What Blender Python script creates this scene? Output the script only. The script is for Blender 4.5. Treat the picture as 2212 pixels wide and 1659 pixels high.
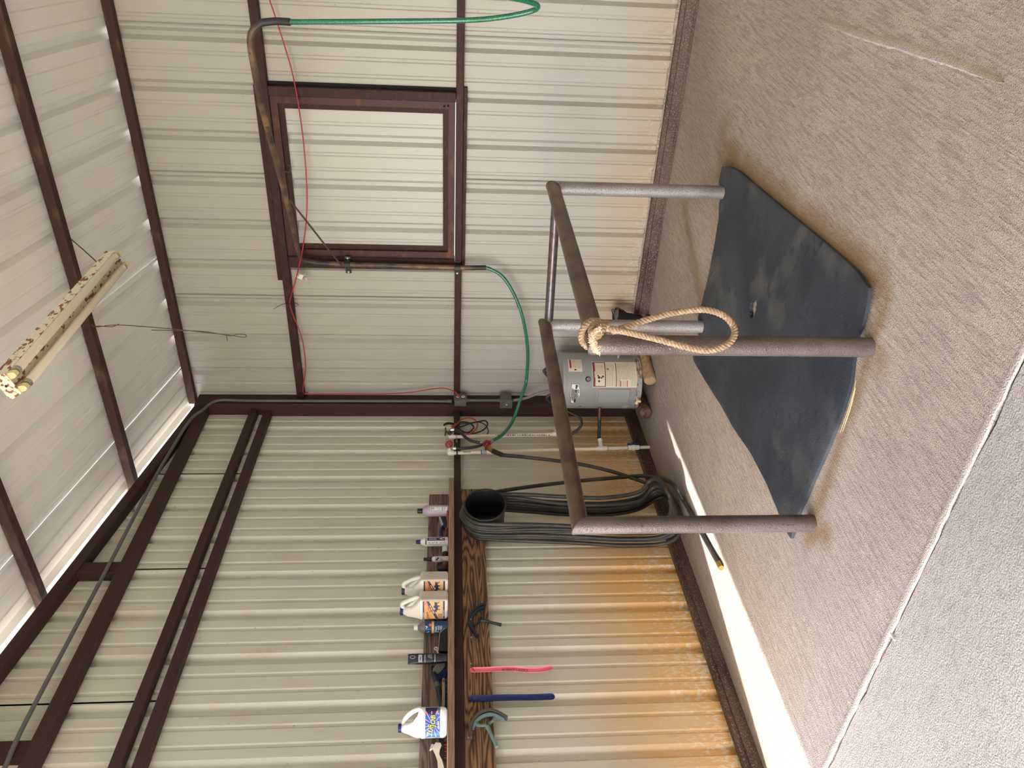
import bpy, bmesh, math, random
from mathutils import Vector, Matrix, Quaternion
random.seed(7)
for _o in list(bpy.data.objects): bpy.data.objects.remove(_o, do_unlink=True)
SC = bpy.context.scene
COL = SC.collection
R = math.radians

# ------------------------------------------------------------------ camera (phone held sideways: rolled 90 degrees)
FPX, CAMP, YAW, PITCH, ROLL = 1627.77, Vector((3.5416, -5.2023, 1.5313)), 2.1379, 0.0819, 0.0050
_d = Vector((math.cos(YAW)*math.cos(PITCH), math.sin(YAW)*math.cos(PITCH), -math.sin(PITCH)))
_r0 = _d.cross(Vector((0, 0, 1))).normalized(); _u0 = _r0.cross(_d)
_r = math.cos(ROLL)*_r0 + math.sin(ROLL)*_u0; _u = -math.sin(ROLL)*_r0 + math.cos(ROLL)*_u0
cam = bpy.data.objects.new('camera', bpy.data.cameras.new('camera')); COL.objects.link(cam)
cam.data.sensor_fit = 'HORIZONTAL'; cam.data.sensor_width = 36; cam.data.lens = 36*FPX/2212
cam.data.clip_start = 0.05; cam.data.clip_end = 200
cam.matrix_world = Matrix(((-_u.x, _r.x, -_d.x, CAMP.x), (-_u.y, _r.y, -_d.y, CAMP.y), (-_u.z, _r.z, -_d.z, CAMP.z), (0, 0, 0, 1)))
SC.camera = cam

# ------------------------------------------------------------------ sky, sun, exposure
SUN_EL = R(45.5); SUN_TRAVEL = Vector((0.18, 1.0, -1.016*math.tan(SUN_EL))).normalized()
W = bpy.data.worlds.new('sky'); SC.world = W; W.use_nodes = True
nt = W.node_tree; nt.nodes.clear()
sky = nt.nodes.new('ShaderNodeTexSky'); sky.sky_type = 'NISHITA'; sky.sun_disc = False
sky.sun_elevation = SUN_EL; sky.sun_rotation = math.atan2(-0.18, -1.0); sky.air_density = 1.0; sky.dust_density = 2.5; sky.ozone_density = 1.0
bg = nt.nodes.new('ShaderNodeBackground'); bg.inputs['Strength'].default_value = 0.42
wo = nt.nodes.new('ShaderNodeOutputWorld')
nt.links.new(sky.outputs[0], bg.inputs[0]); nt.links.new(bg.outputs[0], wo.inputs[0])
sl = bpy.data.lights.new('sun', 'SUN'); sl.energy = 5.6; sl.angle = R(0.53); sl.color = (1.0, 0.965, 0.91)
sun = bpy.data.objects.new('sun', sl); COL.objects.link(sun); sun.location = (-4, -14, 12)
sun.rotation_euler = SUN_TRAVEL.to_track_quat('-Z', 'Y').to_euler()
VS = SC.view_settings; VS.view_transform = 'Standard'; VS.look = 'None'; VS.gamma = 1.0; VS.use_curve_mapping = False
VS.exposure = 1.58

# ------------------------------------------------------------------ photo-ray helpers: a pixel of the 2212x1659 photo -> point on a real surface
def ray(x, y): return _d*FPX + _r*((1659-y)-829.5) - _u*(x-1106)
def hit(x, y, ax, val):
    v = ray(x, y); return CAMP + v*((val-CAMP[ax])/v[ax])
def RWp(x, y, o=0.0): return hit(x, y, 1, -o)      # right wall, o metres in front
def LWp(x, y, o=0.0): return hit(x, y, 0, o)       # left wall
def FLp(x, y, z=0.0): return hit(x, y, 2, z)       # floor
def atd(x, y, D): return CAMP + ray(x, y)*(D/FPX)

# ------------------------------------------------------------------ mesh builder
ORG = {}
class MB:
    def __init__(s): s.bm = bmesh.new()
    def box(s, x0, x1, y0, y1, z0, z1, bev=0.0, seg=1, M=None):
        bm = bmesh.new() if (bev or M) else s.bm
        vs = [bm.verts.new((x, y, z)) for x in (x0, x1) for y in (y0, y1) for z in (z0, z1)]
        for f in ((0,1,3,2),(4,6,7,5),(0,4,5,1),(2,3,7,6),(0,2,6,4),(1,5,7,3)): bm.faces.new([vs[i] for i in f])
        if bm is not s.bm:
            bmesh.ops.recalc_face_normals(bm, faces=bm.faces)
            if bev: bmesh.ops.bevel(bm, geom=list(bm.edges), offset=bev, segments=seg, affect='EDGES', profile=0.6)
            if M is not None: bmesh.ops.transform(bm, matrix=M, verts=bm.verts)
            s.merge(bm)
        return s
    def merge(s, bm):
        m = bpy.data.meshes.new('t'); bm.to_mesh(m); bm.free(); s.bm.from_mesh(m); bpy.data.meshes.remove(m); return s
    def beam(s, a, b, w, h, up=(0, 0, 1), bev=0.0):
        """bar of section w (sideways) x h (up) from a to b"""
        a = Vector(a); b = Vector(b); t = (b-a); L = t.length; t.normalize()
        sd = t.cross(Vector(up)).normalized(); u2 = sd.cross(t)
        M = Matrix(((sd.x, t.x, u2.x, a.x), (sd.y, t.y, u2.y, a.y), (sd.z, t.z, u2.z, a.z), (0, 0, 0, 1)))
        return s.box(-w/2, w/2, 0, L, -h/2, h/2, bev=bev, M=M)
    def tube(s, pts, r, n=8, cap=True, closed=False, sq=1.0):
        pts = [Vector(p) for p in pts]; N = len(pts)
        rr = r if isinstance(r, (list, tuple)) else [r]*N
        T = []
        for i in range(N):
            a = pts[(i-1) % N] if (closed or i > 0) else pts[i]; b = pts[(i+1) % N] if (closed or i < N-1) else pts[i]
            v = b-a; T.append(v.normalized() if v.length > 1e-9 else Vector((0, 0, 1)))
        ref = Vector((0, 0, 1)) if abs(T[0].z) < 0.9 else Vector((1, 0, 0))
        nrm = (ref - T[0]*ref.dot(T[0])).normalized()
        rings = []
        for i in range(N):
            if i: nrm = (nrm - T[i]*nrm.dot(T[i])); nrm = nrm.normalized() if nrm.length > 1e-6 else T[i].orthogonal().normalized()
            bn = T[i].cross(nrm)
            rings.append([s.bm.verts.new(pts[i] + nrm*(rr[i]*math.cos(2*math.pi*k/n)) + bn*(rr[i]*sq*math.sin(2*math.pi*k/n))) for k in range(n)])
        for i in range(N if closed else N-1):
            A, B = rings[i], rings[(i+1) % N]
            for k in range(n): s.bm.faces.new((A[k], A[(k+1) % n], B[(k+1) % n], B[k]))
        if cap and not closed:
            s.bm.faces.new(rings[0][::-1]); s.bm.faces.new(rings[-1])
        return s
    def lathe(s, prof, o=(0, 0, 0), ax=(0, 0, 1), n=24, a0=0.0, a1=None, thick=0):
        """prof [(r, h)] about axis ax through o; ends closed when r=0"""
        o = Vector(o); az = Vector(ax).normalized(); e1 = Vector((1, 0, 0)) if abs(az.x) < 0.9 else Vector((0, 1, 0))
        e1 = (e1 - az*e1.dot(az)).normalized(); e2 = az.cross(e1)
        full = a1 is None
        m = n if full else n+1
        rings = []
        for (r, h) in prof:
            if r < 1e-6: rings.append([s.bm.verts.new(o+az*h)]); continue
            rg = []
            for k in range(m):
                a = (2*math.pi*k/n) if full else a0+(a1-a0)*k/n
                rg.append(s.bm.verts.new(o+az*h+e1*(r*math.cos(a))+e2*(r*math.sin(a))))
            rings.append(rg)
        for A, B in zip(rings, rings[1:]):
            for k in range(n):
                k2 = (k+1) % n if full else k+1
                if len(A) == 1 and len(B) == 1: continue
                if len(A) == 1: s.bm.faces.new((A[0], B[k2], B[k]))
                elif len(B) == 1: s.bm.faces.new((A[k], A[k2], B[0]))
                else: s.bm.faces.new((A[k], A[k2], B[k2], B[k]))
        return s
    def loft(s, loops, cap=True):
        rg = [[s.bm.verts.new(p) for p in L] for L in loops]; n = len(rg[0])
        for A, B in zip(rg, rg[1:]):
            for k in range(n): s.bm.faces.new((A[k], A[(k+1) % n], B[(k+1) % n], B[k]))
        if cap: s.bm.faces.new(rg[0][::-1]); s.bm.faces.new(rg[-1])
        return s
    def slab(s, pts, vec):
        """closed polygon extruded by vec"""
        v = Vector(vec); A = [s.bm.verts.new(p) for p in pts]; B = [s.bm.verts.new(Vector(p)+v) for p in pts]; n = len(A)
        s.bm.faces.new(A[::-1]); s.bm.faces.new(B)
        for k in range(n): s.bm.faces.new((A[k], A[(k+1) % n], B[(k+1) % n], B[k]))
        return s
    def ball(s, c, r, sc=(1, 1, 1), u=12, v=8):
        M = Matrix.Translation(c) @ Matrix.Diagonal((r*sc[0], r*sc[1], r*sc[2], 1))
        bmesh.ops.create_uvsphere(s.bm, u_segments=u, v_segments=v, radius=1, matrix=M); return s
    def raw(s, vs, fs):
        V = [s.bm.verts.new(v) for v in vs]
        for f in fs:
            try: s.bm.faces.new([V[i] for i in f])
            except ValueError: pass
        return s
    def xf(s, M): bmesh.ops.transform(s.bm, matrix=M, verts=s.bm.verts); return s
    def build(s, name, mat, parent=None, smooth=False, loc=None, ang=38, norm=True):
        if norm: bmesh.ops.recalc_face_normals(s.bm, faces=s.bm.faces)
        if parent is not None: loc = ORG[parent.name]
        elif loc is None:
            if s.bm.verts:
                xs = [v.co for v in s.bm.verts]
                loc = Vector(((min(c.x for c in xs)+max(c.x for c in xs))/2, (min(c.y for c in xs)+max(c.y for c in xs))/2, min(c.z for c in xs)))
            else: loc = Vector()
        loc = Vector(loc)
        bmesh.ops.translate(s.bm, vec=-loc, verts=s.bm.verts)
        me = bpy.data.meshes.new(name); s.bm.to_mesh(me); s.bm.free()
        me.materials.append(mat)
        if smooth:
            me.shade_smooth()
            me.set_sharp_from_angle(angle=R(ang))
        o = bpy.data.objects.new(name, me); COL.objects.link(o)
        if parent is not None: o.parent = parent
        else: o.location = loc
        ORG[o.name] = loc
        return o

def tag(o, label, cat, group=None, kind=None):
    o['label'] = label
    if cat: o['category'] = cat
    if group: o['group'] = group
    if kind: o['kind'] = kind
    return o
def thing(name, label, cat, loc=(0, 0, 0), group=None):
    o = bpy.data.objects.new(name, None); COL.objects.link(o); o.location = loc; o.empty_display_size = 0.1
    ORG[o.name] = Vector(loc); return tag(o, label, cat, group)
def struct(name, label, loc=(0, 0, 0)):
    o = bpy.data.objects.new(name, None); COL.objects.link(o); o.location = loc; o.empty_display_size = 0.1
    ORG[o.name] = Vector(loc); o['kind'] = 'structure'; o['label'] = label; return o
def cr(pts, n=8, closed=False):
    """Catmull-Rom through pts"""
    P = [Vector(p) for p in pts]; N = len(P); out = []
    for i in range(N if closed else N-1):
        if closed: p0, p1, p2, p3 = P[(i-1) % N], P[i], P[(i+1) % N], P[(i+2) % N]
        else: p0, p1, p2, p3 = P[max(i-1, 0)], P[i], P[i+1], P[min(i+2, N-1)]
        for k in range(n):
            t = k/n
            out.append(0.5*((2*p1)+(p2-p0)*t+(2*p0-5*p1+4*p2-p3)*t*t+(3*p1-p0-3*p2+p3)*t**3))
    if not closed: out.append(P[-1])
    return out
def arc(c, r, a0, a1, e1, e2, n=12):
    c = Vector(c); e1 = Vector(e1); e2 = Vector(e2)
    return [c+e1*(r*math.cos(a0+(a1-a0)*k/n))+e2*(r*math.sin(a0+(a1-a0)*k/n)) for k in range(n+1)]
def sup(cx, cy, hx, hy, z, e=4.0, n=28, rot=0.0):
    """superellipse loop"""
    out = []
    for k in range(n):
        a = 2*math.pi*k/n; c, s_ = math.cos(a), math.sin(a)
        x = hx*math.copysign(abs(c)**(2/e), c); y = hy*math.copysign(abs(s_)**(2/e), s_)
        out.append(Vector((cx+x*math.cos(rot)-y*math.sin(rot), cy+x*math.sin(rot)+y*math.cos(rot), z)))
    return out
_TXT = {}
def text_mesh(body, shear=0.0):
    """triangulated glyphs of the built-in font, height about 1, centred"""
    key = (body, shear)
    if key not in _TXT:
        cu = bpy.data.curves.new('t', 'FONT'); cu.body = body; cu.size = 1.0; cu.align_x = 'CENTER'; cu.align_y = 'CENTER'; cu.resolution_u = 2; cu.shear = shear
        ob = bpy.data.objects.new('t', cu); COL.objects.link(ob)
        bpy.context.view_layer.update()
        me = ob.to_mesh(); bm = bmesh.new(); bm.from_mesh(me); bmesh.ops.triangulate(bm, faces=bm.faces)
        V = [v.co.copy() for v in bm.verts]; bm.verts.index_update(); F = [[v.index for v in f.verts] for f in bm.faces]
        bm.free(); ob.to_mesh_clear(); bpy.data.objects.remove(ob, do_unlink=True); bpy.data.curves.remove(cu)
        x0 = min(v.x for v in V); x1 = max(v.x for v in V); y0 = min(v.y for v in V); y1 = max(v.y for v in V)
        V = [((v.x-(x0+x1)/2)/(x1-x0), (v.y-(y0+y1)/2)/(y1-y0)) for v in V]
        _TXT[key] = (V, F)
    return _TXT[key]
def put_text(mb, body, fn, u0, v0, w, h, rot=0.0, shear=0.0):
    """text w x h centred at (u0, v0) on surface fn(u, v) -> point"""
    V, F = text_mesh(body, shear); c, s_ = math.cos(rot), math.sin(rot)
    P = []
    for (x, y) in V:
        X, Y = x*w, y*h; P.append(fn(u0+X*c-Y*s_, v0+X*s_+Y*c))
    mb.raw(P, F); return mb
_br = random.Random(77)
def put_bars(mb, n, fn, u0, v0, w, h, rot=0.0):
    """n illegible print marks in a line w x h (writing too small to read in the photo)"""
    c, s_ = math.cos(rot), math.sin(rot); X = -w/2
    for k in range(n):
        bw = w/n*_br.uniform(.45, .8); hh = h*_br.uniform(.55, 1.0); P = []
        for (x, y) in ((X, -hh/2), (X+bw, -hh/2), (X+bw, hh/2), (X, hh/2)): P.append(fn(u0+x*c-y*s_, v0+x*s_+y*c))
        mb.raw(P, [[0, 1, 2, 3]]); X += w/n
    return mb
def put_poly(mb, fn, uv, sub=1):
    """flat polygon on surface fn; uv convex or simple outline"""
    mb.raw([fn(u, v) for (u, v) in uv], [list(range(len(uv)))]); return mb
def put_rect(mb, fn, u0, u1, v0, v1, n=1):
    for k in range(n):
        a = u0+(u1-u0)*k/n; b = u0+(u1-u0)*(k+1)/n
        mb.raw([fn(a, v0), fn(b, v0), fn(b, v1), fn(a, v1)], [[0, 1, 2, 3]])
    return mb

# ------------------------------------------------------------------ materials
MAT = {}
def mat(name, col, rough=0.6, metal=0.0, noise=None, bump=None, spec=0.5, alpha=None, trans=0.0, coat=0.0):
    """noise: list of (scale xyz or s, detail, colour, lo, hi[, distortion]) layered over col; bump: (scale xyz, strength, detail)"""
    m = bpy.data.materials.new(name); m.use_nodes = True; N = m.node_tree.nodes; L = m.node_tree.links
    b = N['Principled BSDF']; b.inputs['Roughness'].default_value = rough; b.inputs['Metallic'].default_value = metal
    b.inputs['Specular IOR Level'].default_value = spec; b.inputs['Base Color'].default_value = (*col, 1)
    if trans: b.inputs['Transmission Weight'].default_value = trans
    if coat: b.inputs['Coat Weight'].default_value = coat
    tc = N.new('ShaderNodeNewGeometry'); cur = None
    def ntex(sc, det, dist=0.0):
        mp = N.new('ShaderNodeMapping'); sc3 = sc if isinstance(sc, (tuple, list)) else (sc, sc, sc)
        mp.inputs['Scale'].default_value = sc3; L.new(tc.outputs['Position'], mp.inputs['Vector'])
        t = N.new('ShaderNodeTexNoise'); t.inputs['Scale'].default_value = 1; t.inputs['Detail'].default_value = det; t.inputs['Distortion'].default_value = dist
        L.new(mp.outputs[0], t.inputs['Vector']); return t
    for ly in (noise or []):
        sc, det, c2, lo, hi = ly[:5]
        t = ntex(sc, det, ly[5] if len(ly) > 5 else 0.0)
        rp = N.new('ShaderNodeMapRange'); rp.inputs['From Min'].default_value = lo; rp.inputs['From Max'].default_value = hi; rp.clamp = True
        L.new(t.outputs['Fac'], rp.inputs['Value'])
        mx = N.new('ShaderNodeMix'); mx.data_type = 'RGBA'
        L.new(rp.outputs[0], mx.inputs['Factor'])
        if cur is None: mx.inputs['A'].default_value = (*col, 1)
        else: L.new(cur, mx.inputs['A'])
        mx.inputs['B'].default_value = (*c2, 1); cur = mx.outputs['Result']
    if cur is not None: L.new(cur, b.inputs['Base Color'])
    if bump:
        hs = []
        bl = bump if isinstance(bump, list) else [bump]
        prev = None
        for (sc, st, det) in bl:
            t = ntex(sc, det); bp = N.new('ShaderNodeBump'); bp.inputs['Strength'].default_value = st; bp.inputs['Distance'].default_value = 0.01
            L.new(t.outputs['Fac'], bp.inputs['Height'])
            if prev: L.new(prev, bp.inputs['Normal'])
            prev = bp.outputs['Normal']
        L.new(prev, b.inputs['Normal'])
    MAT[name] = m; return m

def panel_mat(name, col, mud_glow_col, zmax, grime, gaxis, strength=1.0, flake=(0.72, 0.60, 0.42)):
    """painted sheet steel with dried mud, on the left wall also painted bounce glow, above the floor"""
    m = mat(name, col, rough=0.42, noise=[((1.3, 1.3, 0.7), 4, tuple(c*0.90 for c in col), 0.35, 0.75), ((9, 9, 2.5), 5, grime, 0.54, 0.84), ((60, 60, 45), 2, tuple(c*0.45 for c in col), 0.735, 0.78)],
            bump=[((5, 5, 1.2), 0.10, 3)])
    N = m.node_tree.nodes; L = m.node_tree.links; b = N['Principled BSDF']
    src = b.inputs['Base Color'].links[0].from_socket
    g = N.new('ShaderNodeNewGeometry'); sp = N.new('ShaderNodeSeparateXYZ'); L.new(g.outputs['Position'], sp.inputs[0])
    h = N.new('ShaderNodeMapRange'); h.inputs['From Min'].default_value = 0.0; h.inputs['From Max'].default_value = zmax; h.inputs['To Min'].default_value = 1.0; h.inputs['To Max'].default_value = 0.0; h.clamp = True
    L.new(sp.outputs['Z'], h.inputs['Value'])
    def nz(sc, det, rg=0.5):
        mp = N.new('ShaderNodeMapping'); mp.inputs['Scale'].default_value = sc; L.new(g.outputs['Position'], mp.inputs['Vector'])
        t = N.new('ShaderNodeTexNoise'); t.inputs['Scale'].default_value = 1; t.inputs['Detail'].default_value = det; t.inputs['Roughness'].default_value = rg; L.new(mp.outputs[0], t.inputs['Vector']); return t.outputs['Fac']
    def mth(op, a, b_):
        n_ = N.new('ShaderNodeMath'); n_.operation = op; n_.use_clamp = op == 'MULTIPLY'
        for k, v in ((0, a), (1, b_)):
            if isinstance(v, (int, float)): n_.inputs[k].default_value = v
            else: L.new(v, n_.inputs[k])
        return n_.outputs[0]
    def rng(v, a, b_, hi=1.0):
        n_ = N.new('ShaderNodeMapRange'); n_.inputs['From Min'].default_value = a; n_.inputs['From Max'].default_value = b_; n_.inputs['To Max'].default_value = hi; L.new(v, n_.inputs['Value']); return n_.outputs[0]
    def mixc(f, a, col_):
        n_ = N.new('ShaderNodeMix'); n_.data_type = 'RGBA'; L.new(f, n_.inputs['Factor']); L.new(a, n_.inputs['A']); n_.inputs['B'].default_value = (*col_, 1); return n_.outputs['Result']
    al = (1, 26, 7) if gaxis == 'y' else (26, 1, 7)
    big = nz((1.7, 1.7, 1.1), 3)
    mud_glow = mth('MULTIPLY', rng(mth('ADD', mth('MULTIPLY', h.outputs[0], 0.75), big), 0.55, 1.15), rng(h.outputs[0], 0.0, 0.35))     # mud, plus bounce glow painted in on the left wall, wavy upper edge
    cur = mixc(mth('MULTIPLY', mud_glow, strength), src, mud_glow_col)
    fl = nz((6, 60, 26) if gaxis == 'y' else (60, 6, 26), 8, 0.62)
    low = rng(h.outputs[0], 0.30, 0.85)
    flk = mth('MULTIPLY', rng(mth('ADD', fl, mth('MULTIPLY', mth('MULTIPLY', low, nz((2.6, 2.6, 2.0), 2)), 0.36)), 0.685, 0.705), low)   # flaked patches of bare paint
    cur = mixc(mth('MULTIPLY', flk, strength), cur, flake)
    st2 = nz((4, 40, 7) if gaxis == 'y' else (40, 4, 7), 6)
    cur = mixc(mth('MULTIPLY', mth('MULTIPLY', rng(st2, 0.60, 0.66), low), 0.5*strength), cur, tuple(c*0.72 for c in mud_glow_col))
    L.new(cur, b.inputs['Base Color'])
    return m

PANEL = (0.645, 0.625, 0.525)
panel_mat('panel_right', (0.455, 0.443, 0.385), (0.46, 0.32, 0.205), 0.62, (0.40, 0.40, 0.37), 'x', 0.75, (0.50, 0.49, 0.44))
panel_mat('panel_left', PANEL, (0.72, 0.42, 0.155), 1.05, (0.55, 0.48, 0.36), 'y')  # orange carries mud and the sunlit floor's bounce glow, painted in
mat('panel_roof', (0.82, 0.82, 0.775), 0.45, noise=[((0.8, 2, 2), 3, (0.75, 0.735, 0.69), 0.4, 0.7)], bump=[((1.5, 5, 5), 0.06, 2)])
mat('panel_shutter', (0.50, 0.50, 0.455), 0.40, noise=[((5, 5, 1.2), 4, (0.47, 0.48, 0.46), 0.5, 0.75), ((70, 70, 70), 2, (0.25, 0.24, 0.22), 0.73, 0.78)])
mat('steel_brown', (0.043, 0.0165, 0.011), 0.62, spec=0.3, noise=[((3, 3, 3), 3, (0.034, 0.014, 0.012), 0.4, 0.7), ((14, 14, 30), 5, (0.085, 0.042, 0.026), 0.56, 0.76)], bump=[((40, 40, 40), 0.15, 3)])
mat('steel_red', (0.060, 0.016, 0.010), 0.5, spec=0.35, noise=[((6, 6, 12), 5, (0.15, 0.045, 0.018), 0.55, 0.72), ((5, 5, 30), 4, (0.035, 0.012, 0.012), 0.58, 0.72)], bump=[((30, 30, 60), 0.2, 3)])
mat('steel_base', (0.10, 0.058, 0.042), 0.6, noise=[((2.5, 2.5, 8), 4, (0.048, 0.021, 0.018), 0.42, 0.6), ((120, 120, 120), 3, (0.26, 0.185, 0.135), 0.52, 0.70)], bump=[((80, 80, 80), 0.35, 3)])
mat('steel_beam', (0.050, 0.0225, 0.020), 0.6, spec=0.3, noise=[((12, 4, 12), 4, (0.042, 0.020, 0.022), 0.5, 0.75)])
mat('purlin_steel', (0.055, 0.025, 0.016), 0.65, spec=0.3, noise=[((5, 14, 14), 5, (0.115, 0.066, 0.04), 0.54, 0.70), ((9, 30, 30), 4, (0.035, 0.015, 0.012), 0.6, 0.72)], bump=[((30, 60, 60), 0.3, 3)])
mat('pipe_leg', (0.36, 0.345, 0.345), 0.42, metal=0.35, noise=[((6, 6, 3), 4, (0.22, 0.175, 0.155), 0.42, 0.72), ((210, 210, 190), 3, (0.10, 0.062, 0.05), 0.56, 0.68)], bump=[((150, 150, 150), 0.25, 2)])
mat('pipe_worn', (0.165, 0.138, 0.125), 0.36, metal=0.45, noise=[((7, 7, 3), 4, (0.085, 0.058, 0.043), 0.42, 0.68), ((240, 240, 200), 3, (0.26, 0.24, 0.23), 0.58, 0.72), ((120, 120, 90), 3, (0.07, 0.045, 0.035), 0.64, 0.70)], bump=[((170, 170, 150), 0.22, 2)])
mat('pipe_rail', (0.17, 0.115, 0.075), 0.42, metal=0.35, noise=[((7, 7, 7), 5, (0.085, 0.055, 0.042), 0.42, 0.66), ((11, 5, 11), 4, (0.27, 0.18, 0.10), 0.58, 0.76), ((160, 160, 160), 2, (0.06, 0.035, 0.025), 0.63, 0.70)], bump=[((170, 170, 170), 0.22, 2)])
mat('pipe_cross', (0.14, 0.115, 0.125), 0.28, metal=0.6, noise=[((30, 30, 30), 3, (0.09, 0.06, 0.055), 0.5, 0.7)])
mat('boom_pipe', (0.075, 0.050, 0.034), 0.45, noise=[((9, 9, 9), 6, (0.24, 0.145, 0.075), 0.40, 0.68), ((4, 4, 4), 4, (0.022, 0.019, 0.018), 0.50, 0.62), ((50, 50, 50), 3, (0.03, 0.025, 0.02), 0.60, 0.70)], bump=[((60, 60, 60), 0.2, 3)])
mat('black_rubber', (0.018, 0.018, 0.020), 0.42, noise=[((20, 20, 20), 3, (0.035, 0.033, 0.032), 0.5, 0.75)])
mat('black_plastic', (0.008, 0.0085, 0.011), 0.38)
mat('hose_black', (0.026, 0.025, 0.024), 0.46, noise=[((6, 6, 6), 4, (0.085, 0.072, 0.06), 0.45, 0.75)])
mat('hose_green', (0.010, 0.125, 0.060), 0.30, noise=[((220, 220, 220), 1, (0.045, 0.27, 0.14), 0.52, 0.62)], coat=0.3)
mat('cord_red', (0.46, 0.020, 0.045), 0.4)
mat('cord_orange', (0.46, 0.055, 0.030), 0.4)
mat('pvc', (0.88, 0.77, 0.65), 0.38, noise=[((8, 8, 8), 4, (0.74, 0.60, 0.46), 0.55, 0.75), ((90, 90, 90), 2, (0.40, 0.28, 0.2), 0.70, 0.76)])
mat('pvc_white', (0.88, 0.85, 0.78), 0.35)
mat('pvc_primer', (0.25, 0.16, 0.26), 0.4)
mat('brass', (0.42, 0.27, 0.09), 0.32, metal=0.85)
mat('old_brass', (0.13, 0.085, 0.055), 0.45, metal=0.7)
mat('chrome', (0.62, 0.62, 0.60), 0.22, metal=1.0)
mat('zinc', (0.40, 0.40, 0.39), 0.4, metal=0.8)
mat('valve_red', (0.33, 0.012, 0.035), 0.35)
mat('valve_blue', (0.012, 0.045, 0.24), 0.35)
mat('conduit_grey', (0.115, 0.12, 0.115), 0.5)
mat('box_grey', (0.105, 0.105, 0.092), 0.55, noise=[((30, 30, 30), 3, (0.16, 0.15, 0.12), 0.5, 0.75)])
mat('flex_grey', (0.26, 0.245, 0.21), 0.5)
mat('ivory', (0.66, 0.54, 0.33), 0.4)
mat('heater_grey', (0.30, 0.305, 0.30), 0.36, noise=[((4, 4, 4), 3, (0.27, 0.275, 0.272), 0.4, 0.7)])
mat('heater_rim', (0.30, 0.30, 0.30), 0.5, noise=[((26, 26, 40), 5, (0.19, 0.085, 0.045), 0.47, 0.55)])
mat('label_paper', (0.66, 0.58, 0.45), 0.6, noise=[((40, 40, 40), 3, (0.50, 0.42, 0.30), 0.62, 0.75)])
mat('label_white', (0.80, 0.78, 0.74), 0.45)
mat('ink_black', (0.012, 0.012, 0.014), 0.5)
mat('ink_grey', (0.16, 0.15, 0.12), 0.6)
mat('ink_red', (0.42, 0.02, 0.03), 0.5)
mat('ink_navy', (0.010, 0.014, 0.075), 0.4)
mat('ink_green', (0.02, 0.14, 0.06), 0.5)
mat('log_wood', (0.40, 0.26, 0.15), 0.75, noise=[((20, 20, 20), 5, (0.22, 0.13, 0.07), 0.48, 0.66)], bump=[((30, 30, 30), 0.5, 4)])
mat('log_dark', (0.17, 0.085, 0.05), 0.85, noise=[((25, 25, 25), 5, (0.06, 0.03, 0.02), 0.45, 0.62)], bump=[((35, 35, 35), 0.7, 4)])
mat('jug_white', (0.82, 0.79, 0.71), 0.35, noise=[((12, 12, 12), 4, (0.70, 0.63, 0.50), 0.58, 0.78)])
mat('jug_clean', (0.84, 0.84, 0.84), 0.30)
mat('bottle_white', (0.80, 0.77, 0.70), 0.38)
mat('bottle_lilac', (0.47, 0.36, 0.50), 0.30)
mat('label_silver', (0.46, 0.47, 0.50), 0.4)
mat('cap_blue', (0.012, 0.020, 0.17), 0.35)
mat('clear_plastic', (0.80, 0.78, 0.72), 0.12, trans=0.85)
mat('label_blue', (0.010, 0.060, 0.16), 0.35)
mat('label_orange', (0.78, 0.34, 0.07), 0.4, noise=[((12, 12, 12), 2, (0.85, 0.52, 0.20), 0.4, 0.65)])
mat('label_sand', (0.80, 0.50, 0.21), 0.4)
mat('label_cobalt', (0.012, 0.10, 0.42), 0.35, noise=[((14, 14, 14), 2, (0.010, 0.018, 0.15), 0.45, 0.65)])
mat('ink_yellow', (0.88, 0.66, 0.05), 0.4)
mat('ink_coral', (0.80, 0.20, 0.16), 0.4)
mat('ink_brown', (0.10, 0.045, 0.03), 0.5)
mat('ink_white', (0.75, 0.76, 0.78), 0.4)
mat('tube_navy', (0.005, 0.006, 0.013), 0.36)
mat('scraper_pink', (0.95, 0.21, 0.31), 0.4)
mat('scraper_blue', (0.006, 0.022, 0.135), 0.33, noise=[((30, 30, 60), 4, (0.05, 0.045, 0.06), 0.6, 0.72)])
mat('scraper_teal', (0.17, 0.285, 0.29), 0.45, noise=[((30, 30, 30), 3, (0.09, 0.18, 0.19), 0.5, 0.7)])
mat('scraper_dark', (0.010, 0.021, 0.027), 0.42, noise=[((40, 40, 40), 3, (0.03, 0.042, 0.043), 0.55, 0.75)])
mat('blade_grey', (0.10, 0.085, 0.07), 0.5)
mat('bristle_grey', (0.30, 0.30, 0.27), 0.8)
mat('bristle_blue', (0.012, 0.03, 0.14), 0.7)
mat('bristle_white', (0.78, 0.74, 0.66), 0.7)
mat('grip_green', (0.10, 0.17, 0.085), 0.5)
mat('grip_dark', (0.020, 0.024, 0.032), 0.5)
mat('comb_red', (0.36, 0.055, 0.045), 0.4)
mat('tube_white', (0.70, 0.69, 0.67), 0.25)
mat('lamp_tube', (0.80, 0.72, 0.56), 0.22, noise=[((3, 1.2, 3), 2, (0.66, 0.54, 0.38), 0.4, 0.7)])
mat('lamp_housing', (0.84, 0.77, 0.60), 0.5, noise=[((46, 26, 46), 6, (0.26, 0.10, 0.055), 0.545, 0.59)])
mat('lamp_socket', (0.82, 0.68, 0.34), 0.4)
mat('wire_rust', (0.09, 0.055, 0.035), 0.6)
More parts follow.
